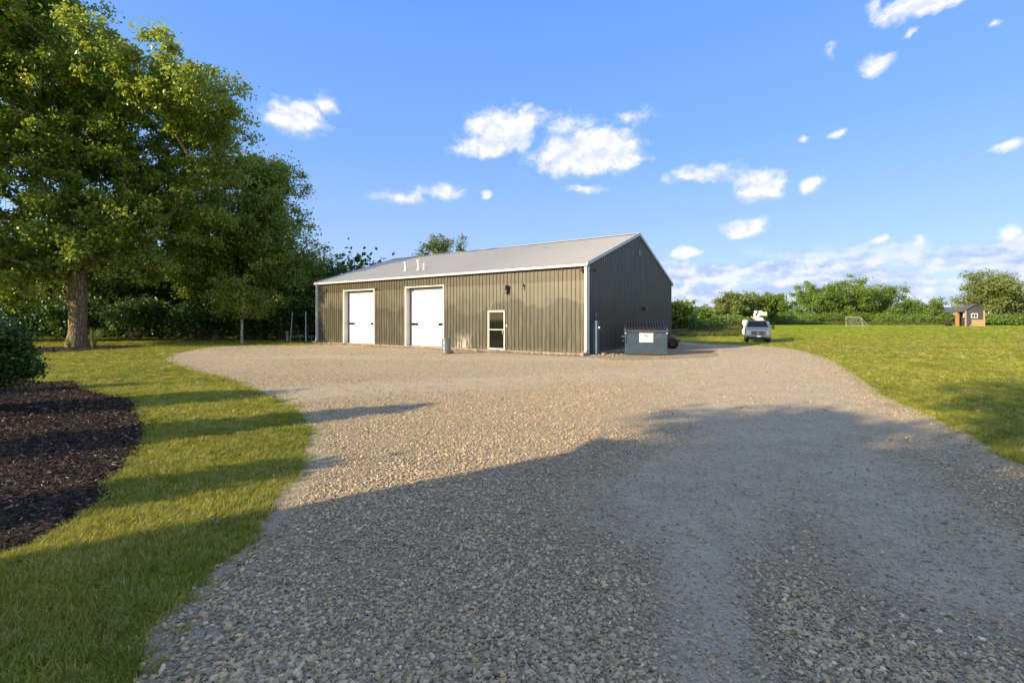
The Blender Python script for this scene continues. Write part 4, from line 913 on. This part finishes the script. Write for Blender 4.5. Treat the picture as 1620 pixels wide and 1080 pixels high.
def tree(name, x, y, ht, ells, ntip, nleaf, lsize, leafm, barkm, trunk_r, bole, seed, label, group=None, cat='tree', crad=.7, z0=None, lean=(0, 0), shell=2.0, sub=9, flat=.75, up=.5, minr=.012, cut=None, leader=.8, mintip=None):
    rs = np.random.default_rng(seed); z0 = H1(x, y) if z0 is None else z0
    root = empty(name, (x, y, z0), 0, label=label, cat=cat, group=group)
    # boughs inside the envelope, each with its own clumps
    vol = np.array([e[3]*e[4]*e[5] for e in ells]); nb = max(4, ntip//sub); C = []
    for e_ in rs.choice(len(ells), nb*2, p=vol/vol.sum()):
        e = ells[e_]; v = rs.normal(0, 1, 3); v /= np.linalg.norm(v); v *= rs.random()**(1/shell)
        c_ = np.array(e[:3])+v*np.array(e[3:])
        if ht > 14 and mnoise.noise(Vector(c_)*.28+Vector((seed, 0, 0))) < -.25: continue
        C.append(c_)
        if len(C) >= nb: break
    C = np.array(C); bs = np.mean([min(e[3], e[4]) for e in ells])*.30
    tips = (np.repeat(C, sub, 0)+rs.normal(0, 1, (len(C)*sub, 3))*np.array([bs, bs, bs*.55]))
    tips = tips[tips[:, 2] > (bole*.72 if mintip is None else mintip)]
    if cut is not None: tips = tips[cut(tips)]
    if len(tips) > 30 and ht > 14:                   # no lone tufts far off the crown
        kd = np.array([np.partition(((tips-t)**2).sum(1), 5)[5] for t in tips])**.5; tips = tips[kd < 1.6]
    # skeleton
    nt_ = 9; top = ht*leader
    N_ = [np.array([lean[0]*(k/nt_)**1.5+(rs.normal(0, .012*ht/10) if k else 0), lean[1]*(k/nt_)**1.5+(rs.normal(0, .012*ht/10) if k else 0), top*k/nt_]) for k in range(nt_+1)]; par = [-1]+list(range(nt_))
    base = np.array([0, 0, bole]); order = np.argsort(np.linalg.norm(tips-base, axis=1))
    A = np.zeros((len(tips)*4+50, 3)); A[:len(N_)] = N_; cnt = len(N_); usable = np.zeros(len(A), bool); usable[:cnt] = [p[2] >= bole*.8 for p in N_]
    tipidx = []
    for i in order:
        t = tips[i]; d = A[:cnt]-t; dd = np.sqrt((d*d).sum(1)); pen = np.maximum(0, d[:, 2]+.25*dd)*1.6; cost = dd+pen; cost[~usable[:cnt]] = 1e9
        j = int(np.argmin(cost)); L = dd[j]; k = max(1, min(4, int(L/(.09*ht+.25))+1)); p0_ = A[j].copy(); last = j
        for q in range(1, k+1):
            f = q/k; p = p0_*(1-f)+t*f; p[2] += math.sin(f*math.pi)*L*.06
            if q < k: p += rs.normal(0, .045*L, 3)
            A[cnt] = p; usable[cnt] = True; par.append(last); last = cnt; cnt += 1
            if cnt >= len(A)-6: break
        tipidx.append(last)
        if cnt >= len(A)-6: break
    rad = np.zeros(cnt); par = np.array(par[:cnt]); rp = np.zeros(cnt)
    for j in tipidx: rp[j] += 1.
    for j in range(cnt-1, 0, -1):
        if rp[j] == 0: rp[j] = .3
        rp[par[j]] += rp[j]
    rad = np.maximum((rp/rp[0])**.47*trunk_r, minr)
    e = np.arange(1, cnt); ra = np.minimum(rad[par[e]], rad[e]*1.35+.01); 
    big = rad[e] > trunk_r*.28
    Vs, Fs, off = [], [], 0
    for msk, n_ in ((big, 10), (~big, 4)):
        if msk.sum() == 0: continue
        v, f = tubes(A[par[e[msk]]], A[e[msk]], ra[msk], rad[e[msk]], n_); Vs.append(v); Fs.append(f+off); off += len(v)
    v, f = tubes([(0, 0, -.15)], [(0, 0, .9*min(1, ht/10))], [trunk_r*1.45], [trunk_r*.96], 14); Vs.append(v); Fs.append(f+off)
    link('trunk', npmesh('trunk', np.vstack(Vs), np.vstack(Fs), barkm, True), root)
    V, Fq, ti = leaves(tips, np.full(len(tips), crad)*rs.uniform(.6, 1.35, len(tips)), nleaf, lsize, rs, flat, 0, up)
    link('crown', npmesh('crown', V, Fq, leafm, False, {'tint': ('FLOAT', 'POINT', ti.astype(np.float32))}), root)
    return root

# the great cottonwood; its outer limbs do not reach into the sun path of the workshop front beyond the corner
def keep_sun(ox, oy):
    nn = np.array([-by.x, -by.y]); 
    def f(T):
        P = T+np.array([ox, oy, 0]); d = np.array([LD.x, LD.y]); den = d @ np.array([by.x, by.y]); k = ((b0.x-P[:, 0])*by.x+(b0.y-P[:, 1])*by.y)/den
        hx = P[:, 0]+d[0]*k; hy = P[:, 1]+d[1]*k; sx_ = (hx-b0.x)*bx.x+(hy-b0.y)*bx.y; z = P[:, 2]-k*math.tan(R(SUN_EL))
        edge = 1.0+.9*np.sin(z*2.1)
        T0 = P[:, :2]-np.array([b0.x, b0.y]); px0 = T0 @ np.array([bx.x, bx.y]); py0 = T0 @ np.array([by.x, by.y]); lx = d @ np.array([bx.x, bx.y]); ly = den
        k2 = (P[:, 2]-4.32-.338*py0)/(math.tan(R(SUN_EL))+.338*ly); xr = px0+lx*k2; yr = py0+ly*k2
        onroof = (k2 > 0) & (yr > -.8) & (yr < 7.6) & (xr > -.5+.38*yr+.5*np.sin(yr*2.3))
        return ~(onroof | ((k > 0) & (sx_ > edge-.9) & (z > -1.2) & (z < 5.0+.05*sx_)))
    return f
tree('cottonwood_tree', tc.x, tc.y, 27, [(-2, 0, 11.5, 9.5, 9, 8.2), (-4.4, -1, 20.5, 7.0, 8, 8.2), (-6, -2, 22, 6, 6, 6), (3., 0, 8, 6.3, 6, 5.2), (-6, -2, 7, 7, 6, 5.4), (4.6, 0, 14.2, 4.6, 5, 4.2), (9.0, -3.6, 13.6, 4.2, 3.2, 3.0), (6, -2.5, 15.5, 3.6, 3, 3.)], 3700, 360000, .175, lf_cotton, m_bark, .45, 5.6, 21,
     'huge spreading cottonwood with thick furrowed trunk in a round mulch ring', crad=.56, shell=2.2, sub=11, leader=.8, mintip=2.3, cut=keep_sun(tc.x, tc.y))
WG = 'woodland trees behind the gravel yard'
woods = [(-24.2, 38, 19.0, 5.6, 70000, lf_cotton, 'tall round-topped woodland tree rising beside the cottonwood crown'),
         (-19.3, 39.0, 13.6, 3.1, 36000, lf_cotton, 'woodland tree nearest the left corner of the workshop'),
         (-19.4, 44.5, 8.0, 3.0, 18000, lf_wood, 'low dark woodland tree just left of the roof end'),
         (-29.5, 44.5, 17.5, 6, 24000, lf_wood, 'tall woodland tree seen over the right side of the cottonwood'),
         (-38, 42, 15, 6, 17000, lf_wood, 'dark woodland tree directly behind the cottonwood trunk'),
         (-48, 44, 16, 6.5, 14000, lf_wood, 'woodland tree left of the cottonwood trunk at the frame edge'),
         (-33, 54, 15, 6, 11000, lf_wood, 'rearmost woodland tree behind the cottonwood'),
         (-44, 55, 15, 6, 9000, lf_wood, 'rearmost woodland tree left of the cottonwood trunk')]
for i, (x, y, h, r, nl, lm, lab) in enumerate(woods):
    tree('woodland_tree', x, y, h, [(0, 0, h*.58, r, r, h*.38), (r*.3, 0, h*.34, r*.9, r*.9, h*.26), (-r*.3, -r*.2, h*.4, r*.8, r*.8, h*.25)], 480, nl, .19, lm, m_bark2, .22+h*.008, h*.13, 40+i, lab, WG, crad=.72)
tree('sapling_tree', G(383, 543.5)[0], G(383, 543.5)[1], 4.9, [(-.2, 0, 3.3, 1.7, 1.5, 1.6), (.5, 0, 2.6, 1.7, 1.4, 1.0)], 190, 12000, .13, lf_bright, m_birch, .085, 1.3, 61, 'small sunlit sapling with pale slanting trunk before the dark woods', crad=.42)
tree('roof_line_tree', -9.3, 62, 13.4, [(.3, 0, 9.8, 2.6, 3, 3.2), (-1.5, 0, 8, 3.2, 3, 2.8)], 260, 16000, .2, lf_wood, m_bark2, .25, 3, 62, 'dark tree crown showing above the workshop roof ridge', crad=.6)
def bush(name, x, y, r, h, nl, ls, lm, seed, label, group=None, cat='shrub', z0=None):
    rs = np.random.default_rng(seed); z0 = H1(x, y) if z0 is None else z0; root = empty(name, (x, y, z0), 0, label=label, cat=cat, group=group)
    n = 90; v = rs.normal(0, 1, (n, 3)); v[:, 2] = np.abs(v[:, 2])*1.1-.35; v /= np.linalg.norm(v, axis=1, keepdims=True); v *= (rs.random((n, 1))**.28)
    C = v*np.array([r*.86, r*.86, h*.46])+np.array([0, 0, h*.48]); C += rs.normal(0, .05*r, C.shape); C[:, 2] = np.maximum(C[:, 2], .08*h)
    e = C[rs.choice(n, 40)]; base = rs.normal(0, .08*r, (40, 3)); base[:, 2] = -.02
    V, Fq = tubes(base, e, np.full(40, .016*h+.004), np.full(40, .004*h+.002), 4); link('stems', npmesh('stems', V, Fq, m_bark2), root)
    V, Fq, ti = leaves(C, np.full(n, .26*r)*rs.uniform(.7, 1.3, n), nl, ls, rs, .85, 0, .6); V[:, 2] = np.maximum(V[:, 2], .01)
    link('foliage', npmesh('foliage', V, Fq, lm, False, {'tint': ('FLOAT', 'POINT', ti.astype(np.float32))}), root); return root
bush('round_shrub', -9.35, 8.1, .86, 1.82, 20000, .055, lf_shrub, 71, 'dense dark green rounded shrub at the left frame edge in the mulch bed')
tree('woodland_tree', -21.8, 40.5, 16.6, [(0, 0, 11.6, 3.4, 3.4, 4.6), (-.5, 0, 7, 3.4, 3.2, 3.5)], 420, 34000, .19, lf_cotton, m_bark2, .3, 2.5, 55, 'woodland tree between the tall one and the one nearest the workshop', WG, crad=.72)
ug = 'dark shrubs under the woodland edge'
for i, (x, y, r, h) in enumerate(((-17.2, 37.5, 2.2, 3.4), (-21, 38, 2.3, 3.2), (-25, 37.5, 2.4, 3.0), (-29.5, 36.5, 2.5, 3.4), (-34, 36, 2.6, 3.2), (-38.5, 35, 2.6, 3.6), (-43, 35, 2.6, 3.4), (-15.4, 40.5, 2., 4.2))):
    bush('woodland_shrub', x, y, r, h, 5200, .2, lf_shrub, 80+i, ('dark shrub in the shade of the wood, ' + ('beside the low platform', 'behind the sapling', 'left of the sapling', 'right of the cottonwood trunk', 'right behind the cottonwood trunk', 'left behind the cottonwood trunk', 'beyond the shrub at the frame edge', 'against the workshop corner')[i]), ug)  # darker leaf colour stands in for the shade under the wood
# dense wood floor growth: nobody can count it
rs = np.random.default_rng(5); C = np.column_stack([rs.uniform(-62, -13, 700), rs.uniform(41, 62, 700), rs.uniform(0, 7.5, 700)])
V, Fq, ti = leaves(C, np.full(700, 1.7), 60000, .42, rs); V[:, 2] = np.maximum(V[:, 2], .0)
link('wood_undergrowth', npmesh('wood_undergrowth', V, Fq, lf_shrub, False, {'tint': ('FLOAT', 'POINT', ti.astype(np.float32))}), kind='stuff', label='dense dark undergrowth filling the wood behind the cottonwood', cat='undergrowth')  # deep shade inside the wood is painted in as dark leaf colour
# ornamental grass at the trunk
for i, (px, lab) in enumerate(((108, 'small tuft of pale grass left of the cottonwood trunk'), (146, 'larger tuft of pale grass right of the cottonwood trunk'))):
    x, y = (px-810)/F*27.2, 27.2; k = (.55, 1.)[i]; rs = np.random.default_rng(90+i); V, Fq = [], []
    for j in range(int(130*k)):
        a = rs.uniform(0, 6.28); l = rs.uniform(.5, 1.25)*k; o_ = rs.uniform(.15, .6)*k; b_ = Vector((math.cos(a), math.sin(a), 0)); s = b_.cross(Vector((0, 0, 1)))*.014
        if i == 1: b_ = (b_+Vector((.7, 0, 0)))
        p0_ = b_*.08; p1_ = b_*.3*o_+Vector((0, 0, l*.6)); p2_ = b_*o_+Vector((0, 0, l)); n_ = len(V); V += [p0_-s, p0_+s, p1_+s, p1_-s, p2_+s*.2, p2_-s*.2]; Fq += [(n_, n_+1, n_+2, n_+3), (n_+3, n_+2, n_+4, n_+5)]
    link('ornamental_grass', npmesh('ornamental_grass', V, Fq, lf_silver, False, {'tint': ('FLOAT', 'POINT', np.random.default_rng(1).random(len(V)).astype(np.float32))}), None, loc=(x, y, .01), label=lab, cat='ornamental grass')

# trees across the field: bearing, top row, half width in m, depth
def ftree(px, top, r, Y, nl, lm, seed, lab, grp, kind='round', name='field_tree', base=None):
    X = (px-810)/F*Y; zb = H1(X, Y); h = (EYE+(HZ-top)/F*Y-zb)*(1.22 if kind == 'cone' else 1.08)
    if kind == 'round': el_ = [(0, 0, h*.58, r, r, h*.40), (-r*.45, 0, h*.42, r*.6, r*.6, h*.3), (r*.45, 0, h*.45, r*.6, r*.6, h*.3)]; bole = h*.12
    elif kind == 'cone': el_ = [(0, 0, h*.25, r, r, h*.24), (0, 0, h*.5, r*.68, r*.68, h*.26), (0, 0, h*.78, r*.34, r*.34, h*.22)]; bole = h*.05
    else: el_ = [(0, 0, h*.62, r, r*.8, h*.36), (-r*.5, 0, h*.5, r*.6, r*.6, h*.28)]; bole = h*.2
    return tree(name, X, Y, h, el_, 260, int(nl*1.6), .24 if kind != 'cone' else .2, lm, m_bark2, .05+.018*h, bole, seed, lab, grp, crad=.085*h+.12, leader=.9)
FG = 'trees lining the far side of the field'
ftree(1072, 474, 1.9, 56, 5500, lf_field, 101, 'bright green tree just right of the workshop gable wall', FG)
ftree(1098, 480, 2.2, 64, 5000, lf_field, 102, 'small tree second from the workshop at the far side of the field', FG)
ftree(1126, 487, 3., 95, 4000, lf_wood, 103, 'low dark tree left of the pointed one, left of the truck', FG)
ftree(1134, 482, 1.4, 88, 3000, lf_cedar, 104, 'small pointed dark evergreen left of the parked truck', FG, 'cone')
ftree(1162, 466, 2.9, 74, 7000, lf_silver, 105, 'pale silvery open tree just left of the parked truck', FG, 'open')
ftree(1209, 463, 3.6, 76, 9000, lf_field, 106, 'bushy green tree directly behind the parked truck boom', FG)
ftree(1246, 489, 3.2, 112, 3500, lf_wood, 107, 'low dark rounded tree right behind the parked truck', FG)
ftree(1302, 453, 5.6, 92, 14000, lf_field, 108, 'left one of the two broad trees joined in mid field edge', FG)
ftree(1352, 446, 6.4, 93, 16000, lf_field, 109, 'tallest broad green tree in the middle of the field edge', FG)
ftree(1382, 457, 3.6, 95, 7000, lf_field, 110, 'right shoulder tree of the broad green clump at the field edge', FG)
EG = 'dark evergreens between the broad trees and the shed'
for i, (px, top, r, lab) in enumerate(((1410, 487, 2.2, 'lowest evergreen just right of the broad green clump'), (1426, 482, 1.9, 'small evergreen left of the tallest pointed one'), (1444, 467, 2.5, 'tallest pointed evergreen between the clump and the shed'),
        (1463, 486, 2., 'low evergreen right of the tallest pointed one'), (1481, 480, 2.3, 'second tallest pointed evergreen left of the shed'), (1499, 496, 1.7, 'small evergreen nearest the shed on its left'))):
    ftree(px, top, r, 84, 4800, lf_cedar if i % 2 else lf_field, 120+i, lab, EG, 'cone', 'evergreen_tree')
ftree(1574, 434, 4.5, 78, 13000, lf_silver, 130, 'large wind-swept grey green tree right behind the small shed', FG, 'open')
ftree(1600, 462, 2.6, 80, 6000, lf_silver, 131, 'lower grey green tree at the right frame edge', FG)
HG = 'bushes along the far field edge'
hb = [(1068, 503, 2., 58), (1092, 503, 2., 60), (1114, 504, 2.2, 62), (1140, 502, 2.3, 66), (1158, 498, 2.5, 70), (1182, 490, 3., 76), (1232, 494, 3., 82), (1252, 500, 2.4, 86), (1283, 494, 3., 88), (1310, 492, 3., 88), (1340, 491, 3., 88), (1370, 491, 3.2, 89),
      (1395, 495, 2.6, 88), (1420, 497, 2.6, 82), (1455, 497, 2.6, 81), (1490, 500, 2.4, 81), (1565, 496, 2.6, 74), (1588, 498, 2.6, 74), (1612, 497, 2.6, 74), (1640, 496, 2.8, 74)]
wh = ['nearest the workshop gable', 'second right of the workshop', 'third right of the workshop', 'before the pointed evergreen', 'at the foot of the silvery tree', 'behind the truck cab', 'just right behind the truck', 'right of the truck before open field', 'at the left foot of the broad clump',
      'under the left broad tree', 'under the tallest broad tree', 'right under the broad clump', 'where the broad clump ends', 'under the lowest evergreen', 'under the tallest evergreen', 'left of the small shed', 'right of the small shed', 'second right of the small shed', 'third right of the shed', 'at the very right frame edge']
for i, ((px, top, r, Y), w__) in enumerate(zip(hb, wh)):
    X = (px-810)/F*Y; h = (EYE+(HZ-top)/F*Y-H1(X, Y))*.8
    bush('field_bush', X, Y, r, max(h, 1.), 3000, .2, lf_field if i % 3 else lf_wood, 140+i, 'leafy green bush '+w__, HG, 'bush')
# far belt of woodland on the horizon and tall weeds at the field edge
rs = np.random.default_rng(8); n = 1500; a = rs.uniform(-1.0, 1.45, n); rr = rs.uniform(380, 620, n); x = rr*np.sin(a); y = rr*np.cos(a)
C = np.column_stack([x, y, rs.random(n)*7.+HT(x, y)]); C = C[y > 60]
V, Fq, ti = leaves(C, np.full(len(C), 5.), 60000, 1.5, rs, .6); link('distant_woodland', npmesh('distant_woodland', V, Fq, lf_wood, False, {'tint': ('FLOAT', 'POINT', ti.astype(np.float32))}), kind='stuff', label='low dark belt of distant woodland along the horizon', cat='woodland')
n = 9000; x = rs.uniform(14, 60, n); y = rs.uniform(50, 66, n); ok = (x/y < .50) & (x/y > .3); x, y = x[ok], y[ok]
y2 = rs.uniform(78, 86, 5000); x2 = rs.uniform(30, 110, 5000); x = np.concatenate([x, x2]); y = np.concatenate([y, y2]); n = len(x)
cg = np.array([(.13,.15,.035), (.17,.17,.05), (.09,.12,.025)])[rs.choice(3, n)]; hh = rs.uniform(.3, .75, n)
scatter('meadow_weeds', np.column_stack([x, y, HT(x, y)]), np.column_stack([np.zeros(n), np.zeros(n), rs.uniform(0, 6, n)]), np.column_stack([hh, hh, hh]), cg, m_blade, gn_tuft(16, .7, .085, .5), kind='stuff', label='tall rough weeds and meadow grass along the far field edge', cat='weeds')

# ------------------------------------------------------------------ what stands behind and beside the viewer
m_sid = M('brown_siding', rough=.7, fn=worn((.12,.09,.06), (.09,.07,.05), 2., .3)); Q = Vector((-10.1, -1.1))
Hs = empty('farm_house', (Q.x, Q.y, 0), math.atan2(bx.y, bx.x), label='two storey brown house with dark roof behind the viewer casting the foreground shade', cat='house')
MB().box(0, 16, -9, 0, 0, 5.15).build('walls', m_sid, Hs)
MB().add([(-.3,-9.3,5.1),(16.3,-9.3,5.1),(16.3,.3,5.1),(-.3,.3,5.1),(4.2,-4.5,6.3),(11.8,-4.5,6.3)], [(3,2,1,0),(0,1,5,4),(1,2,5),(2,3,4,5),(3,0,4)]).build('roof', m_shing, Hs)
for k in range(4):
    for z in (1., 3.4): f = MB().box(1.5+k*3.4, 2.7+k*3.4, -.0+.005, .06, z, z+1.3).build('window', m_trim, Hs); MB().box(1.6+k*3.4, 2.6+k*3.4, .065, .08, z+.1, z+1.2).build('glass', m_glass, f)
MB().box(8.1, 9.1, .09, .13, .05, 2.15).build('door', m_door, Hs)
def cone_ev(x, y, r, h, seed, lab):
    rs = np.random.default_rng(seed); root = empty('columnar_evergreen', (x, y, 0), 0, label=lab, cat='evergreen', group='evergreens in a row along the mulch bed')
    n = 160; z = rs.random(n)**1.1; rad = r*np.clip(1.05-z, .05, 1)**.75*rs.random(n)**.4; a = rs.uniform(0, 6.28, n); C = np.column_stack([rad*np.cos(a), rad*np.sin(a), z*h*.95+.1])
    V, Fq = tubes([(0, 0, 0)], [(0, 0, h*.95)], [.07], [.01], 8); link('trunk', npmesh('trunk', V, Fq, m_bark2), root)
    V, Fq, ti = leaves(C, np.full(n, .26), 11000, .13, rs, 1.2); V[:, 2] = np.maximum(V[:, 2], .02)
    link('crown', npmesh('crown', V, Fq, lf_cedar, False, {'tint': ('FLOAT', 'POINT', ti.astype(np.float32))}), root)
for i, (x, y, r, h) in enumerate(((-11.3, 2.84, 1.05, 4.2), (-9.7, .55, .5, 3.2), (-13.6, 5.9, .55, 3.0), (-16.1, 7.65, .38, 2.7), (-23, 11.4, .4, 2.9))):
    cone_ev(x, y, r, h, 170+i, 'columnar evergreen outside the left frame edge, '+('broadest of its row', 'nearest the house corner', 'between the broad one and the slim ones', 'slim and short, fourth from the house', 'slim, farthest from the house')[i])
BG = 'trees behind the viewer'
tree('yard_tree', -17.6, -7.6, 11.4, [(0, 0, 9.3, 2.2, 2.2, 1.2), (1.2, -1.5, 8.8, 2, 2, 1.0)], 120, 6500, .2, lf_wood, m_bark2, .25, 5.5, 181, 'tall thin-crowned yard tree behind the house gable', BG, crad=.55)
tree('yard_tree', -15.8, -12.5, 11.4, [(0, 0, 8.7, 2.8, 2.8, 1.5), (2, -2.5, 8.0, 2.6, 2.6, 1.5)], 150, 9000, .2, lf_wood, m_bark2, .28, 6.5, 182, 'round dense yard tree on the far side of the house', BG, crad=.6)
tree('yard_tree', -19.5, -12, 18, [(0, 0, 13.5, 3.2, 3.2, 2.6)], 90, 2600, .2, lf_wood, m_bark2, .28, 7.5, 183, 'slender yard tree farthest behind the house', BG, crad=.6)
